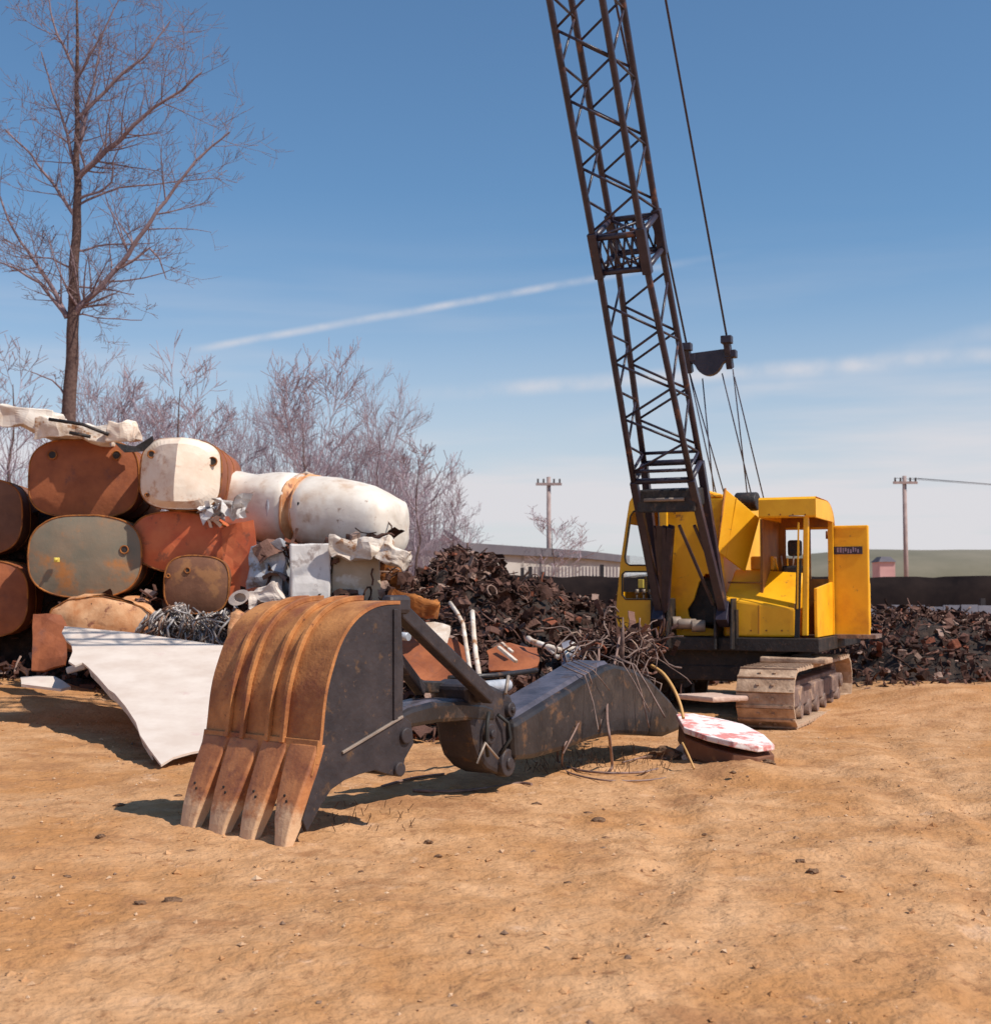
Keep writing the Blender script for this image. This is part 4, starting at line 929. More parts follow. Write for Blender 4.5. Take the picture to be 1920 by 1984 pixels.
# yellow plug
m = MB(); c = P(110, 1085, 17.05); m.box(c, (.07, .03, .06)); m.tube([c+Vector((0, -.01, 0)), c+Vector((0, -.04, .01))], .02, 8); tag(m.build('brass_plug', 'tag_yellow', bevel=.01), 'small yellow plug on the face of the greenish tank', 'plug')
# bright red sheet beside
sheet('red_steel_sheet', [P(428, 1022, 17.2), P(452, 1016, 17.1), P(490, 1006, 17.0), P(500, 1060, 16.9), P(506, 1145, 16.7), P(470, 1168, 16.7), P(436, 1160, 16.8), P(430, 1090, 17.0)], .02, 'red_sheet', 'bright red upright steel sheet with torn corner right of the brown tank', 'steel sheet', .05, 2.5)
for (px, py) in ((487, 1098), (497, 1130)):
    m = MB(); c = P(px, py, 16.75); m.tube([c+Vector((0, -.03, 0)), c+Vector((0, .03, 0))], .02, 10)
    tag(m.build('bolt', 'grease'), 'dark bolt on the red steel sheet, ' + ('upper one' if py < 1110 else 'lower one'), 'bolt')
# crushed tank at the bottom
tank(198, 1216, 16.4, 205, 112, 2.6, 1.5, R(-2), 'orange_rust', 'crushed orange rusty tank end behind the big white sheet', dent=.09, tilt=R(4), dome=.1)
sheet('rust_offcut', [P(60, 1186, 16.2), P(118, 1190, 16.2), P(132, 1215, 16.1), P(128, 1290, 15.9), P(90, 1300, 15.9), P(60, 1300, 15.9)], .03, 'red_oxide', 'rust red plate offcut at the left end of the white sheet', 'steel plate', .06, 3)
# long white tank (two cans strapped together)
def white_tank():
    a = P(418, 980, 18.6); b = P(772, 998, 17.4); d = (b-a); Lw = d.length; d.normalize()
    u = Vector((0, 0, 1)); u = (u-d*u.dot(d)).normalized(); w = d.cross(u)
    root = thing('white_tank', 'long dented white tank lying on top of the appliances with a dark band round it', 'tank', a)
    def seg(name, t0, t1, prof_, mt, K=44, sag=0, nn=2.6):
        m = MB(); rings = []
        for i, (t, r_, off) in enumerate(prof_):
            c = d*(Lw*lerp(t0, t1, t))
            ring = []
            for k in range(K):
                x, z = sup(2*r_, 2*r_, nn, k, K); ring.append(c+w*x*1.1+u*(z*1.0+off))
            rings.append(ring)
        m.loft(rings); return m.build(name, mt, root, noise_amp=.038, noise_scale=2.6)
    seg('tank_half', 0, .495, [(k/10, .475+.012*math.sin(k), .0) for k in range(11)], 'white_tank')
    big = [(0, .44, -.01), (.02, .468, -.015), (.12, .475, -.02), (.3, .48, -.03), (.5, .47, -.06), (.66, .45, -.09), (.8, .43, -.12), (.9, .41, -.15), (.96, .375, -.165), (1, .30, -.17), (1.015, .18, -.17), (1.02, .05, -.17)]
    seg('tank_half', .535, 1.0, big, 'white_tank')
    m = MB(); rings = []
    for t, r_ in ((.478, .40), (.49, .485), (.498, .488), (.505, .40), (.528, .40), (.535, .46), (.54, .478), (.548, .478)):
        rings.append([d*(Lw*t)+w*sup(2*r_, 2*r_, 2.6, k, 40)[0]*1.1+u*sup(2*r_, 2*r_, 2.6, k, 40)[1] for k in range(40)])
    m.loft(rings); m.build('seam_band', 'orange_rust', root, noise_amp=.03, noise_scale=3)
    for t in (.40,):
        pass
    # dark dented door strip near the seam and a latch
    m = MB(); rings = []
    for k in range(9):
        an = math.pi*(1.13-.055*k) ; rr = .475
        c0_ = w*(-math.cos(an-math.pi)*rr*1.12)+u*math.sin(an-math.pi)*-rr if False else None
    zz = [(-.33, .10), (-.2, .0), (0, -.045), (.18, -.02), (.30, .05)]
    m.loft([[d*(Lw*(.385+.012*k))+u*z-w*(.49-.0+yo)*-1*(-1)+d*0 for z, yo in [(z_, -o_*1.0) for z_, o_ in zz]] for k in (0, 4)], closed=False, cap0=False, cap1=False) if False else None
    fwd = Vector((0, -1, 0)); fwd = (fwd-d*fwd.dot(d)).normalized()
    pts = []
    for k in range(10):
        a_ = -0.75+1.55*k/9; pts.append(d*(Lw*.42)+fwd*(.50*math.cos(a_))+u*(.46*math.sin(a_)))
    m = MB(); m.tube(pts, .045, 6, up=d); m.build('dent_rib', 'galv', root)
    pts = [p+d*.10 for p in pts]; m = MB(); m.tube(pts, .02, 6, up=d); m.build('strap', 'rust', root)
    c_ = d*(Lw*.60)+fwd*.5+u*.05; m = MB(); m.box(c_, (.13, .06, .06)); m.build('latch', 'grease', root, bevel=.015)
    m = MB(); m.tube([d*(Lw*.465)+u*.46, d*(Lw*.50)+u*.5, d*(Lw*.535)+u*.47], .03, 7); m.build('lifting_lug', 'bone', root)
white_tank()
def cbox(name, px, py, Y, wpx, hpx, dep, material, label, cat, amp=.05, ns=3, rz=0, ry=0, inner=None):
    c = P(px, py, Y); w = wpx/FPX*Y; h = hpx/FPX*Y
    bm = bmesh.new(); bmesh.ops.create_cube(bm, size=1); bmesh.ops.subdivide_edges(bm, edges=bm.edges[:], cuts=8, use_grid_fill=True)
    q = Matrix.Rotation(rz, 3, 'Z') @ Matrix.Rotation(ry, 3, 'Y')
    for v in bm.verts:
        p = q @ Vector((v.co.x*w, v.co.y*dep, v.co.z*h)); p += noise.noise_vector(p*ns+Vector((px, py, 0)))*amp+noise.noise_vector(p*ns*2.6+Vector((px, py, 0)))*amp*.25; v.co = p
    me = bpy.data.meshes.new(name); bm.to_mesh(me); bm.free(); me.materials.append(M[material])
    o = bpy.data.objects.new(name, me); C.objects.link(o); o.location = c
    md = o.modifiers.new('bevel', 'BEVEL'); md.width = .02; md.segments = 2; md.limit_method = 'ANGLE'; md.angle_limit = R(50)
    return tag(o, label, cat)
cbox('appliance_shell', 601, 1124, 16.5, 76, 140, .5, 'enamel', 'pale grey crushed appliance casing under the seam of the white tank', 'appliance', rz=R(10), amp=.03)
cbox('appliance_shell', 690, 1125, 16.7, 92, 128, .5, 'beige', 'beige crushed appliance casing, wider one, right of the pale grey casing', 'appliance', rz=R(6), amp=.03)
cbox('appliance_shell', 528, 1108, 16.9, 66, 110, .4, 'galv', 'dark hollow galvanised casing between the red sheet and the grey casing', 'appliance', rz=R(-14), amp=.10)
cbox('crumpled_metal', 517, 1156, 16.2, 60, 34, .25, 'white_paint', 'white crumpled lump beside the little pipe fitting', 'scrap metal', amp=.06, ns=6, ry=R(-20))
cbox('crumpled_metal', 764, 1078, 16.2, 56, 34, .3, 'bone', 'torn cream ribbed metal end under the right end of the white tank', 'scrap metal', amp=.05, ns=7, ry=R(22))
cbox('crumpled_metal', 700, 1062, 16.3, 110, 34, .3, 'bone', 'crumpled rusty cream metal below the white tank belly', 'scrap metal', amp=.10, ns=5)
cbox('rusty_casting', 800, 1172, 13.6, 90, 30, .35, 'rust', 'brown rusty casting showing just above the bucket corner', 'casting', amp=.09, ns=5, ry=R(14))
cbox('rusty_crate', 752, 1122, 17.0, 50, 60, .4, 'rust', 'brown rusty frame box at the right foot of the tank pile', 'scrap metal', amp=.04)
cbox('crumpled_metal', 500, 1215, 15.6, 90, 60, .4, 'orange_rust', 'orange rusty crumpled block behind the top left of the bucket', 'scrap metal', amp=.09, ns=4)
cbox('crumpled_metal', 241, 838, 17.3, 54, 34, .3, 'cream_rust', 'cream rounded lump on top of the red tank', 'scrap metal', amp=.06, ns=5)
cbox('crumpled_metal', 150, 838, 17.6, 150, 30, .6, 'bone', 'crushed pale car hood piece lying on the upper left tank', 'scrap metal', amp=.09, ns=3.5, ry=R(7))
cbox('crumpled_metal', 60, 812, 17.8, 110, 38, .6, 'white_tank', 'white crushed sheet heap at the upper left of the pile', 'scrap metal', amp=.09, ns=3, ry=R(10))
for (pts, lb) in (([(95, 812), (160, 822), (210, 842)], 'upper dark trim strip along the crushed pale hood'), ([(135, 838), (175, 846)], 'short dark slot strip on the crushed pale hood')):
    m = MB(); m.tube([P(x, y, 17.15) for x, y in pts], .025, 6); tag(m.build('trim_strip', 'grease'), lb, 'trim')
sheet('dark_sheet', [P(222, 856, 17.0), P(262, 862, 17.0), P(294, 842, 17.0), P(296, 852, 17.0), P(276, 874, 17.0), P(240, 876, 17.0)], .03, 'grease', 'black bent sheet wedged between the red and cream tanks on top', 'sheet metal', .03, 4)
# little fitting
c = P(465, 1158, 16.1); m = MB(); n = 18
out_ = [(1.15*math.cos(2*math.pi*k/n), math.sin(2*math.pi*k/n)) for k in range(n)]
m.loft([[c+Vector((x*.11, -.06, z*.09+x*.03)) for x, z in out_], [c+Vector((x*.065+.01, -.06, z*.055)) for x, z in out_], [c+Vector((x*.06+.01, .06, z*.05)) for x, z in out_]], cap0=False, cap1=True, smooth=False)
m.loft([[c+Vector((x*.11, -.06, z*.09+x*.03)) for x, z in out_], [c+Vector((x*.10, .12, z*.08)) for x, z in out_]], cap0=False, cap1=True)
o = tag(m.build('pipe_flange', 'white_paint'), 'little white pipe flange with rusty hole below the brown tank', 'pipe fitting')
# aluminium scraps under the cream tank
rg = random.Random(31); mb = MB()
for i in range(20):
    x_ = rg.uniform(388, 470); scrap_piece(mb, P(x_, 992-(x_-388)*.12+rg.uniform(-10, 16), 16.9+rg.uniform(0, .4)), rg.uniform(.14, .3), rg, ('strip', 'plate', 'plate'))
stuff(mb.build('aluminium_scraps', 'enamel', recalc=False))['label'] = 'bright torn aluminium strips under the cream tank'
# wire / strip bale
rg = random.Random(32); mb = MB()
for i in range(520):
    x = rg.uniform(284, 455); a = P(x, 1178+rg.uniform(-2, 60)+10*math.sin(x*.05), 15.9+rg.uniform(0, .5)); a2 = a+Vector((rg.uniform(-.22, .22), rg.uniform(-.1, .1), -rg.uniform(.03, .34))); md_ = a.lerp(a2, .5)+Vector((rg.uniform(-.05, .05), -rg.uniform(0, .06), 0))
    mb.tube([a, md_, a2], rg.uniform(.006, .016), 5)
tag(mb.build('strip_bundle', 'scrap_light', recalc=False), 'bundle of silvery twisted strips behind the white sheet', 'metal bundle')
# more small mixed scraps filling the pile
rg = random.Random(33); mb = MB()
for (x0, x1, y0, y1, Y0, n) in ((270, 300, 1150, 1200, 16.6, 10), (420, 560, 1170, 1230, 15.9, 45), (500, 560, 1060, 1160, 16.6, 26), (630, 660, 1060, 1190, 16.4, 22), (600, 780, 1150, 1200, 16.0, 50), (720, 800, 1090, 1180, 16.4, 50), (560, 780, 1040, 1075, 16.5, 30), (95, 300, 1160, 1200, 16.4, 20)):
    for i in range(n): scrap_piece(mb, P(rg.uniform(x0, x1), rg.uniform(y0, y1), Y0+rg.uniform(0, .6)), rg.uniform(.1, .3), rg)
stuff(mb.build('mixed_scraps', 'scrap', recalc=False))['label'] = 'small rusty scraps filling the gaps of the tank pile'

# ------------------------------------------------------------------ big white sheet leaning on the pile
def white_sheet():
    A = P(125, 1213, 15.7); Cb = P(312, 1482, 10.95); Eu = P(600, 1268, 14.8)
    # fit a plane, then lay edge points on it
    n = (Cb-A).cross(Eu-A).normalized()
    def onp(px, py):
        d = pixdir(px, py); t = (A-CAM).dot(n)/d.dot(n); return CAM+d*t
    px = [(125, 1213), (250, 1225), (360, 1240), (463, 1255), (560, 1268), (600, 1330), (520, 1400), (450, 1446), (415, 1450), (370, 1458), (335, 1468), (312, 1482), (290, 1453), (272, 1425), (264, 1400), (243, 1368), (222, 1344), (210, 1336), (190, 1312), (172, 1294), (160, 1284), (146, 1290), (133, 1282), (140, 1262), (138, 1248), (128, 1240), (120, 1225)]
    pts = [onp(*p) for p in px]
    up = n if n.z > 0 else -n
    o = plate('white_sheet', pts, [], -up*.02, 'white_paint', None, noise_amp=.006, noise_scale=1.2, sub=3)
    tag(o, 'big flat white painted sheet with a torn left edge leaning against the tank pile', 'metal sheet')
    edge = [p for p, q_ in zip(pts, px) if q_[0] <= 300 and q_[1] > 1290]
    m = MB(); m.loft([[p-up*.021, p-up*.021+Vector((.012, 0, 0)), p-up*.021+Vector((.03, .02, -.07)), p-up*.021+Vector((.018, .02, -.07))] for p in edge], smooth=False); m.build('folded_edge', 'galv', o)
    return n
white_sheet()
m = MB(); m.box(P(150, 1290, 14.9)+Vector((0, -.02, -.02)), (.22, .1, .09), Matrix.Rotation(-.3, 3, 'Y'))
tag(m.build('curled_rim', 'white_paint', bevel=.02, noise_amp=.02, noise_scale=8), 'curled white rim piece at the torn corner of the white sheet', 'sheet metal')
sheet('white_offcut', [P(40, 1312, 14.9), P(105, 1310, 14.9), P(138, 1330, 14.4), P(118, 1334, 14.3), P(40, 1326, 14.4)], .03, 'white_paint', 'small flat white offcut on the sand left of the white sheet', 'sheet metal', .02, 4, 1)

# ------------------------------------------------------------------ pink slab, wires, hose
sl = [P(1310, 1384, 12.2), P(1345, 1382, 12.3), P(1400, 1393, 12.1), P(1440, 1404, 11.9), P(1480, 1422, 11.5), P(1502, 1443, 11.1), P(1470, 1446, 10.95), P(1420, 1437, 10.95), P(1370, 1424, 11.2), P(1325, 1410, 11.5)]
n_ = Vector((0, 0, 0))
slab = plate('pink_slab', sl, [], (0, 0, -.05), 'pink', None, bevel=.01, noise_amp=.015, noise_scale=4)
core = plate('slab_core', [(p-Vector((1.95, 11.5, 0)))*.97+Vector((1.95, 11.5, 0))+Vector((0, 0, -.085)) if False else p.lerp((sl[0]+sl[5])/2, .03)+Vector((0, 0, -.092)) for p in sl], [], (0, 0, -.15), 'brown_tank', slab, bevel=.01, noise_amp=.02, noise_scale=5)
tag(slab, 'tilted pink and white mottled slab on the sand in front of the track', 'slab')
for (px, py, s) in ((1385, 1462, .16), (1440, 1470, .19), (1345, 1450, .13), (1478, 1462, .09)):
    pass
bm = bmesh.new(); bmesh.ops.create_icosphere(bm, subdivisions=4, radius=1)
pc = G(1415, 1470)
for v in bm.verts:
    k = 1+.3*noise.noise(v.co*2)+.1*noise.noise(v.co*7); v.co = Vector((v.co.x*.38*k, v.co.y*.28*k, max(-.05, v.co.z*.15*k)))
me = bpy.data.meshes.new('plaster_mound'); bm.to_mesh(me); bm.free(); me.materials.append(M['pinkdirt'])
o = bpy.data.objects.new('plaster_mound', me); C.objects.link(o); o.location = (pc.x, pc.y+.25, 0.02); tag(o, 'small mound of pinkish rubble under the tilted slab', 'rubble')
lump('dark_clump', 1290, 1468, .13, 'black clump of debris at the left foot of the pink slab', None, 'clod', 3)
lump('dark_clump', 1488, 1482, .05, 'small dark clump under the right corner of the pink slab', None, 'clod', 3)
def wire(pts, r, label, material='wire', name='loose_wire'):
    ctrl = [Vector(p) for p in pts]; out = []
    for i in range(len(ctrl)-1):      # catmull-rom
        p0 = ctrl[max(i-1, 0)]; p1 = ctrl[i]; p2 = ctrl[i+1]; p3 = ctrl[min(i+2, len(ctrl)-1)]
        for k in range(8):
            t = k/8; out.append(.5*((2*p1)+(p2-p0)*t+(2*p0-5*p1+4*p2-p3)*t*t+(3*p1-p0-3*p2+p3)*t**3))
    out.append(ctrl[-1]); m = MB(); m.tube(out, r, 6); return tag(m.build(name, material), label, 'wire' if material == 'wire' else 'hose')
def GG(px, py, h=.012):
    p = G(px, py); z = gz(p.x, p.y)+h; return G(px, py, z)
wire([P(1200, 1235, 11.9), P(1192, 1280, 11.7), P(1178, 1330, 11.3), P(1176, 1390, 11.0), P(1181, 1430, 10.8), GG(1186, 1482), GG(1182, 1492)], .012, 'thick rusty wire hanging straight down in front of the boom')
wire([P(1160, 1250, 11.9), P(1158, 1300, 11.6), P(1138, 1352, 11.0), P(1105, 1390, 10.8), P(1086, 1430, 10.6), GG(1082, 1475), GG(1120, 1492), GG(1180, 1498), GG(1240, 1497), GG(1275, 1490)], .010, 'rusty wire that falls from the boom and loops along the sand')
wire([P(1120, 1402, 10.7), P(1105, 1425, 10.6), P(1092, 1450, 10.4), GG(1090, 1486), GG(1110, 1500), GG(1170, 1512), GG(1240, 1513), GG(1290, 1508)], .008, 'lowest rusty wire loop lying flat on the sand by the boom')
wire([P(1145, 1335, 11.1), P(1150, 1370, 10.9), P(1125, 1395, 10.7), P(1112, 1420, 10.5), P(1090, 1462, 10.4)], .008, 'short curled wire against the side of the boom')
wire([GG(1205, 1478), GG(1235, 1470), GG(1262, 1466), GG(1290, 1470)], .008, 'short wire end poking toward the black clump')
wire([GG(740, 1524), GG(800, 1508), GG(860, 1500)], .010, 'thin wire on the sand right of the bucket')
wire([GG(800, 1532), GG(870, 1534), GG(940, 1528), GG(1005, 1518), GG(1030, 1520)], .011, 'long thin cable lying on the sand in front of the dipper head')
wire([P(1262, 1290, 12.2), P(1285, 1306, 12.0), P(1305, 1335, 11.8), P(1318, 1366, 11.7), P(1324, 1392, 11.6)], .016, 'tan hose arching down to the pink slab', 'hose', 'rubber_hose')
wire([P(1322, 1440, 11.0), P(1332, 1460, 10.8), GG(1345, 1490)], .01, 'pale stick leaning at the left end of the pink slab', 'hose', 'leaning_stick')
# dry stalks around the boom foot
rg = random.Random(41); mb = MB()
for i in range(150):
    p = GG(rg.uniform(1010, 1300), rg.uniform(1455, 1500), 0)
    mb.tube([p, p+Vector((rg.uniform(-.04, .04), rg.uniform(-.03, .03), rg.uniform(.02, .10)))], .003, 3, cap=False)
for i in range(30):
    p = GG(rg.uniform(640, 800), rg.uniform(1560, 1620), 0); mb.tube([p, p+Vector((rg.uniform(-.03, .04), 0, rg.uniform(.02, .07)))], .003, 3, cap=False)
stuff(mb.build('dry_stalks', 'clod', recalc=False))['label'] = 'short dry weed stalks in the sand'
m = MB(); m.beam(P(1345, 1353, 14.9), P(1416, 1350, 15.2), .6, .06); 
tag(m.build('concrete_slab', 'pinkdirt', bevel=.02), 'pale flat slab lying between the crawler tracks', 'slab')

# ------------------------------------------------------------------ far background
def farbox(name, x0, y0, x1, y1, Y0, Y1, dep, mats_, label, cat):
    pass
root = thing('long_shed', 'long low grey shed with a dark roof edge beyond the scrap heap', 'shed', (0, 0, 0))
a = P(790, 1115, 52); b = P(1127, 1116, 64); ta = P(790, 1049, 52); tb = P(1127, 1071, 64)
back_v = Vector((3, 9, 0))
m = MB(); a.z = b.z = 0
m.hexa([a, b, b+back_v, a+back_v], [ta, tb, tb+back_v, ta+back_v]); m.build('wall', 'far_wall', root)
m = MB(); e_ = Vector((0, -.3, 0)); dn = Vector((0, 0, -.28))
m.hexa([ta+e_+dn*1.2, tb+e_+dn+Vector((.2, 0, 0)), tb+back_v+dn+Vector((.2, 0, 0)), ta+back_v+dn*1.2], [ta+e_+Vector((0, 0, .1)), tb+e_+Vector((.2, 0, .08)), tb+back_v+Vector((.2, 0, .1)), ta+back_v+Vector((0, 0, .1))]); m.build('roof', 'far_roof', root)
for k in range(9):
    t = (k+.5)/9; p0 = a.lerp(b, t)+Vector((0, -.04, 0)); p1 = ta.lerp(tb, t)+Vector((0, -.04, -.3)); m = MB(); m.beam(p0, p1, .12, .08, up=Vector((0, 1, 0))); m.build('wall_batten', 'far_roof' if k % 3 == 0 else 'far_wall', root)
root = thing('gabled_house', 'small pink house gable showing behind the top of the heap', 'house', (0, 0, 0))
c0 = P(848, 1060, 85); c1 = P(895, 1060, 85); cp = P(856, 1034, 85); c0b = c0.copy(); c1b = c1.copy(); c0b.z = c1b.z = 0
m = MB(); v = [c0b, c1b, c1, cp, c0]; m.loft([v, [p+Vector((0, 6, 0)) for p in v]], smooth=False); m.build('wall', 'pink_wall', root)
m = MB(); off = Vector((.1, -.2, .12)); m.hexa([cp+off, c1+off+Vector((.3, 0, -.2)), c1+off+Vector((.3, 7, -.2)), cp+off+Vector((0, 7, 0))], [p+Vector((0, 0, .2)) for p in (cp+off, c1+off+Vector((.3, 0, -.2)), c1+off+Vector((.3, 7, -.2)), cp+off+Vector((0, 7, 0)))]); m.build('roof', 'far_roof', root)
# picket fence
root = thing('picket_fence', 'thin picket fence with dark posts right of the long shed', 'fence', (0, 0, 0))
x = 1030; k = 0
proto = None
while x < 1200:
    pb_ = P(x, 1140, 44); pt = P(x, 1098 if (x < 1130) else 1100, 44); h = pt.z
    if proto is None: m = MB(); m.box((0, 0, h/2), (.06, .03, h)); proto = m.build('picket', 'fence_wood', root); pk = proto
    else: pk = proto.copy(); C.objects.link(pk); pk.parent = root
    pk.location = (pb_.x, 44, 0); x += 6.6
for x, yy in ((1012, 1100), (1027, 1098), (1166, 1094), (1052, 1108)):
    pt = P(x, yy, 43.8); m = MB(); m.box((pt.x, 43.8, pt.z/2), (.12, .12, pt.z)); m.build('post', 'dark_wood', root)
for zz in (1.9, 1.2):
    m = MB(); a = P(1030, 1100, 44.1); b = P(1200, 1100, 44.1); m.beam(Vector((a.x, 44.08, zz)), Vector((b.x, 44.08, zz)), .04, .08); m.build('rail', 'fence_wood', root)
# dark bank running behind the crane to the right
m = MB(); rings = []
for k in range(60):
    x = lerp(-3.5, 26, k/59); y = 38+.05*x; h = 1.9+.08*noise.noise(Vector((x*.8, 0, 0)))-.004*x*0
    rings.append([Vector((x, y, -.1)), Vector((x, y+.4, h*.8)), Vector((x, y+.9, h)), Vector((x, y+3, h)), Vector((x, y+5, -.1))])
m.loft(rings, smooth=True); structure(m.build('earth_bank', 'bank', noise_amp=.08, noise_scale=1.5))
# low hill far right
m = MB(); rings = []
for k in range(50):
    x = lerp(10, 190, k/49); h = 1.4+7.2*sstep(14, 62, x)*(1-.3*sstep(110, 190, x))+.25*noise.noise(Vector((x*.12, 2, 0)))
    rings.append([Vector((x, 190, -.2)), Vector((x, 205, h*.75)), Vector((x, 220, h)), Vector((x, 260, h*1.05)), Vector((x, 320, -.2))])
m.loft(rings); structure(m.build('hill', 'hill'))
root = thing('distant_house', 'tiny pink house on the slope beyond the crane door', 'house', (0, 0, 0))
c = P(1698, 1098, 150); m = MB(); m.box((c.x+.8, 150, c.z*.5), (1.7, 3, max(c.z, 1)+1.0)); m.build('wall', 'pink_wall', root); m = MB(); m.box((c.x+.8, 150, c.z*.5+max(c.z, 1)/2+.8), (2.0, 3.4, .6), taper=.5); m.build('roof', 'far_roof', root)
# corrugated sheet fence low right
root = thing('sheet_fence', 'blue grey upright sheet fence at the right beyond the scrap', 'fence', (0, 0, 0))
for k in range(22):
    x = 7.6+k*.36; m = MB(); h = 1.12+.05*rnd.random(); m.box((x, 27.6+.03*(k % 2), h/2), (.34, .03, h)); m.build('sheet_panel', 'blue_sheet', root)
for k in range(4):
    m = MB(); m.box((7.6+k*2.5, 27.8, .65), (.1, .1, 1.3)); m.build('post', 'dark_wood', root)
# utility poles
def pole(px, py, Y, label, r_=.10, arm=1.2):
    t = P(px, py, Y); root = thing('utility_pole', label, 'utility pole', (t.x, Y, 0))
    m = MB(); m.tube([(0, 0, 0), (0, 0, t.z)], [r_*1.2, r_], 8); m.build('pole', 'fence_wood', root)
    m = MB(); m.box((0, -.15, t.z-.35), (arm, .1, .12)); m.build('crossarm', 'fence_wood', root)
    for sx in (-.42, .42, .2, -.2):
        m = MB(); m.tube([(sx*arm, -.15, t.z-.29), (sx*arm, -.15, t.z-.1)], .045, 6); m.build('insulator', 'dark_wood', root)
pole(1063, 924, 62, 'thin utility pole with a small crossarm standing behind the long shed')
pole(1752, 922, 66, 'utility pole with a crossarm at the right, beyond the crane door')

# ------------------------------------------------------------------ trees
def limb(mb, p, d, length, r, depth, rg, spread, gravity=0, minr=.008, segs=4, kids=None, mode='tree'):
    pts = [p.copy()]; rs = [r]; cur = p.copy(); dd = d.normalized(); nodes = []
    for i in range(segs):
        dd = (dd+Vector((rg.uniform(-1, 1), rg.uniform(-1, 1), rg.uniform(-1, 1)))*.13+Vector((0, 0, .06+gravity))).normalized()
        cur = cur+dd*length/segs; k = r*(1-.72*(i+1)/segs); pts.append(cur.copy()); rs.append(max(k, minr)); nodes.append((cur.copy(), dd.copy(), max(k, minr)))
    mb.tube(pts, rs, 3 if r < .035 else (5 if r < .08 else 8), cap=False)
    if depth <= 0: return
    nk = kids[depth] if kids else 5
    for i in range(nk):
        t = rg.uniform(.18, 1.0); j = min(int(t*segs), segs-1); bp, bdir, br = nodes[j]
        a = pts[j]; bp = a.lerp(pts[j+1], rg.random())
        side = Vector((rg.uniform(-1, 1), rg.uniform(-1, 1), rg.uniform(-.3, .6)))
        side = (side-bdir*side.dot(bdir)).normalized()
        nd = (bdir*(1-spread)+side*spread*1.15).normalized()
        limb(mb, bp, nd, length*rg.uniform(.38, .62), max(br*rg.uniform(.45, .65), minr), depth-1, rg, spread, gravity, minr, max(2, segs-1), kids)
def poly_limb(mb, pts, r0, r1, rg, n_side, slen, minr=.012, depth=2, kids=(0, 4, 5)):
    k = len(pts); rs = [lerp(r0, r1, i/(k-1)) for i in range(k)]
    # refine
    fine = []; fr_ = []
    for i in range(k-1):
        for q in range(4):
            t = q/4; p = pts[i].lerp(pts[i+1], t); fine.append(p+noise.noise_vector(p*1.7)*.06*min(1, i+q)); fr_.append(lerp(rs[i], rs[i+1], t))
    fine.append(pts[-1]); fr_.append(rs[-1])
    mb.tube(fine, fr_, 8 if r0 > .06 else 5, cap=False)
    for i in range(n_side):
        j = rg.randint(1, len(fine)-1); d = (fine[j]-fine[j-1]).normalized()
        side = Vector((rg.uniform(-1, 1), rg.uniform(-1, 1), rg.uniform(-.4, .9))); side = (side-d*side.dot(d)).normalized()
        limb(mb, fine[j], (d*.55+side*.8), slen*rg.uniform(.5, 1.1), max(fr_[j]*.4, minr), depth, rg, .5, 0, minr, 4, kids)
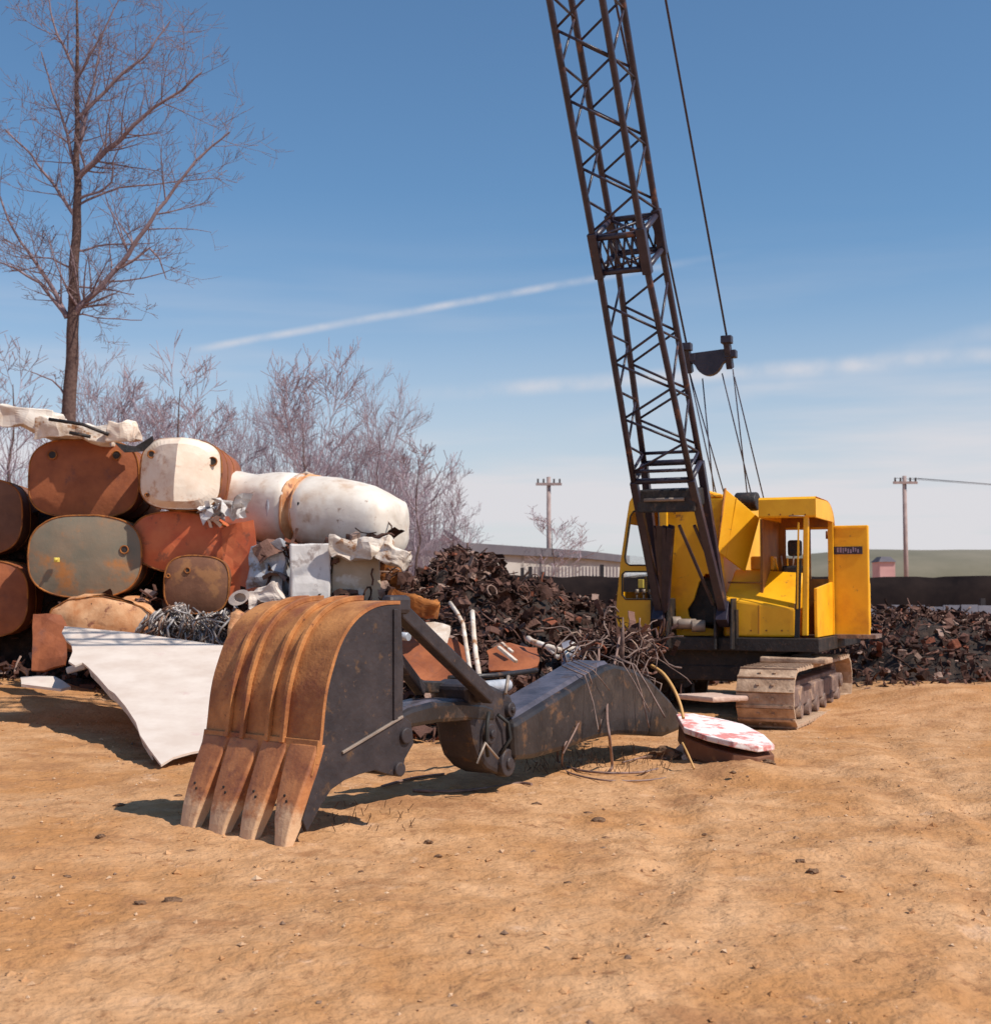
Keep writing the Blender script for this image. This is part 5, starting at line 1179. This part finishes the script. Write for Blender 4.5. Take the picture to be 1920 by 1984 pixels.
def big_tree():
    Y = 30; rg = random.Random(51)
    root = thing('bare_tree', 'tall bare tree with thick trunk behind the tanks at the far left', 'tree', (P(133, 800, Y).x, Y, 0))
    off = Vector(root.location)
    def q(px, py, dy=0): return P(px, py, Y+dy)-off
    mb = MB(); tr = [Vector((.0, 0, 0)), q(133, 800), q(138, 700), q(141, 620), q(145, 520), q(148, 430), q(151, 350), q(147, 270), q(149, 180), q(152, 80), q(150, -60)]
    rs = [.20, .155, .14, .13, .11, .10, .08, .06, .05, .035, .015]
    fine = []; fr_ = []
    for i in range(len(tr)-1):
        for k in range(3): fine.append(tr[i].lerp(tr[i+1], k/3)+(noise.noise_vector(Vector((i+k/3, 3, 1)))*.05 if i else Vector())); fr_.append(lerp(rs[i], rs[i+1], k/3))
    fine.append(tr[-1]); fr_.append(rs[-1]); mb.tube(fine, fr_, 12, cap=False); mb.build('trunk', 'bark', root)
    mb = MB()
    br = [([(148, 605), (165, 585), (205, 545), (250, 490), (290, 430), (330, 375), (380, 310), (445, 255)], .085, .02, 0, 30, 1.6),
          ([(226, 520), (262, 500), (290, 482), (310, 500), (322, 540)], .04, .012, .2, 10, .8),
          ([(152, 345), (185, 310), (225, 275), (260, 240), (300, 205), (350, 175), (390, 140)], .075, .02, -.3, 34, 1.4),
          ([(155, 395), (200, 372), (230, 360), (290, 360), (340, 352), (420, 345)], .03, .01, .4, 14, .9),
          ([(155, 385), (190, 370), (215, 350), (220, 310), (232, 285)], .035, .012, -.3, 10, .8),
          ([(130, 615), (110, 570), (85, 530), (40, 470), (0, 380)], .07, .02, .2, 18, 1.2), ([(130, 615), (105, 580), (80, 545), (30, 520), (-30, 500)], .05, .015, -.3, 12, 1.1),
          ([(150, 485), (190, 475), (250, 472), (300, 470)], .03, .01, .5, 14, .8), ([(145, 555), (200, 560), (260, 570)], .025, .01, .3, 10, .8),
          ([(150, 610), (190, 618), (275, 620)], .022, .01, .2, 10, .7), ([(150, 290), (165, 220), (180, 160), (200, 60)], .045, .015, .3, 22, 1.2),
          ([(148, 330), (130, 260), (110, 200), (80, 100)], .045, .015, .2, 22, 1.2), ([(146, 420), (110, 360), (60, 300), (10, 250)], .045, .015, -.2, 20, 1.2),
          ([(135, 775), (118, 752), (98, 735), (60, 720)], .03, .012, -.2, 4, .5), ([(142, 520), (100, 500), (40, 495)], .03, .01, 0, 10, .9), ([(150, 230), (220, 160), (280, 110), (330, 40)], .05, .015, 0, 24, 1.2),
          ([(150, 150), (190, 80), (230, 0)], .04, .012, 0, 16, 1.0), ([(149, 140), (110, 70), (90, -20)], .04, .012, 0, 16, 1.0)]
    for pts, r0, r1, dy, n, sl_ in br:
        poly_limb(mb, [q(x, y, dy*i*.3) for i, (x, y) in enumerate(pts)], r0, r1, rg, n, sl_, .0045, 2, (0, 3, 4))
    mb.build('crown', 'branch', root, recalc=False)
big_tree()
# background trees: a few grown forms, copied with their parts
def grow(seed, h, r, spread, depth=3, first=.35, kids=(0, 4, 5, 9), fork=False, minr=.012):
    rg = random.Random(seed); mt = MB(); mc = MB()
    pts = [Vector((0, 0, 0))]; n = 9
    for i in range(n): pts.append(Vector((rg.uniform(-.02, .02)*h*(i+1)/n+pts[-1].x*.9, rg.uniform(-.02, .02)*h, h*(i+1)/n)))
    rs = [r*(1-.88*i/n) for i in range(n+1)]
    mt.tube(pts, rs, 7, cap=False)
    nb = 15
    for i in range(nb):
        t = first+(1-first)*(i+rg.random())/nb; j = min(int(t*n), n-1); p = pts[j].lerp(pts[j+1], t*n-j)
        a = rg.uniform(0, 6.28); d = Vector((math.cos(a)*spread, math.sin(a)*spread, 1-.35*spread)).normalized()
        limb(mc, p, d, h*(.16+.28*(1-t))*rg.uniform(.7, 1.2), max(r*(1-.85*t)*.45, minr), depth-1, rg, .42, .02, minr, 4, kids)
    if fork:
        for a in (-.4, .5): limb(mc, pts[6], Vector((math.sin(a), 0, math.cos(a))), h*.42, r*.35, depth, rg, .4, .02, minr, 5, kids)
    return mt, mc
forms = []
for sd_, h, r_, spr, fk in ((61, 10, .13, .7, False), (62, 9, .10, .55, True), (63, 11, .12, .5, True), (64, 7, .07, .9, False), (65, 8, .09, .45, False)):
    g_ = grow(sd_, h, r_, spr, fork=fk); forms.append((max(v[2] for v in g_[1].v)*.97, g_))
built = {}
def place_tree(fi, px, py, Y, label, group=None, rz=0, wide=1.0):
    h, (mt, mc) = forms[fi]; top = P(px, py, Y); s = top.z/h
    root = thing('bare_tree', label, 'tree', (top.x, Y, 0), rz, group); root.scale = (s*wide, s*wide, s)
    if fi not in built:
        a = mt.build('trunk', 'bark', root, recalc=False); b = mc.build('crown', 'twig', root, recalc=False); built[fi] = (a, b)
    else:
        for o_ in built[fi]: c_ = o_.copy(); C.objects.link(c_); c_.parent = root
place_tree(1, 592, 655, 46, 'tall forked bare tree rising behind the middle of the white tank', rz=.4)
place_tree(2, 736, 706, 48, 'slim bare tree with a dark straight trunk behind the right end of the white tank', rz=1.2, wide=.7)
place_tree(3, 812, 840, 44, 'low spreading bare tree just left of the scrap heap', rz=2.1, wide=1.2)
place_tree(3, 1072, 985, 60, 'small bare tree beside the utility pole above the long shed', rz=.8, wide=1.5)
place_tree(0, 350, 660, 47, 'bare tree standing above the cream tank', rz=3.0)
place_tree(4, 880, 900, 50, 'smallest bare sapling right of the low spreading tree', rz=5)
rg = random.Random(71)
for k, (px, py) in enumerate([(30, 660), (190, 670), (245, 720), (300, 740), (425, 780), (475, 830), (525, 780), (640, 790), (685, 820), (765, 830), (795, 890), (850, 910), (-40, 640), (215, 790), (390, 760), (620, 850), (150, 760), (905, 970), (270, 800), (335, 790), (455, 770), (500, 760), (600, 800), (715, 800), (745, 840), (565, 720), (820, 900), (410, 840)]):
    place_tree((0, 2, 4, 1, 4, 0)[k % 6] if k < 18 else (4, 2)[k % 2], px+rg.uniform(-8, 8), py, rg.uniform(50, 66), 'pale bare tree in the thicket behind the tank pile', 'bare trees of the thicket behind the tanks', rz=rg.uniform(0, 6), wide=rg.uniform(.8, 1.2) if k < 18 else .6)
# brush under the trees
mb = MB(); rg = random.Random(81)
for i in range(5200):
    x = rg.uniform(-26, -.3); y = rg.uniform(44, 60); env = sstep(.6, -4, x+rg.uniform(-1, 1)); h = (rg.uniform(1.5, 7.2) if rg.random() < .7 else rg.uniform(5, 8.6))*env*(.75+.35*noise.noise(Vector((x*.35, 0, 0))))+.8; a = Vector((x, y, 0)); le = Vector((rg.uniform(-.16, .16), rg.uniform(-.1, .1), 1))
    p1 = a+le*h*.4; p2 = p1+(le+Vector((rg.uniform(-.14, .14), 0, 0)))*h*.35; p3 = p2+(le+Vector((rg.uniform(-.25, .25), 0, 0)))*h*.25
    mb.tube([a, p1, p2, p3], [.018, .012, .008, .005], 3, cap=False)
    for q_ in range(2): b0_ = p1.lerp(p2, rg.random()); mb.tube([b0_, b0_+Vector((rg.uniform(-.5, .5), rg.uniform(-.3, .3), rg.uniform(.4, 1.1)))], [.007, .004], 3, cap=False)
stuff(mb.build('brush', 'twig', recalc=False))['label'] = 'thin leafless brush at the foot of the thicket'

for k, (dx, dz) in enumerate(((-.5, 0), (.5, 0), (.24, .02))):
    t0 = P(1752, 922, 66)+Vector((dx*1.2*.84, -.15, -.12)); t1 = Vector((70, 76+dx, 6.6)); pts = []
    for q_ in range(13):
        u_ = q_/12; p_ = t0.lerp(t1, u_); p_.z -= 1.2*4*u_*(1-u_)*.5; pts.append(p_)
    m = MB(); m.tube(pts, .012, 4); tag(m.build('power_line', 'cable'), ('nearest', 'farthest', 'middle')[k] + ' thin wire sagging right from the right utility pole', 'wire')
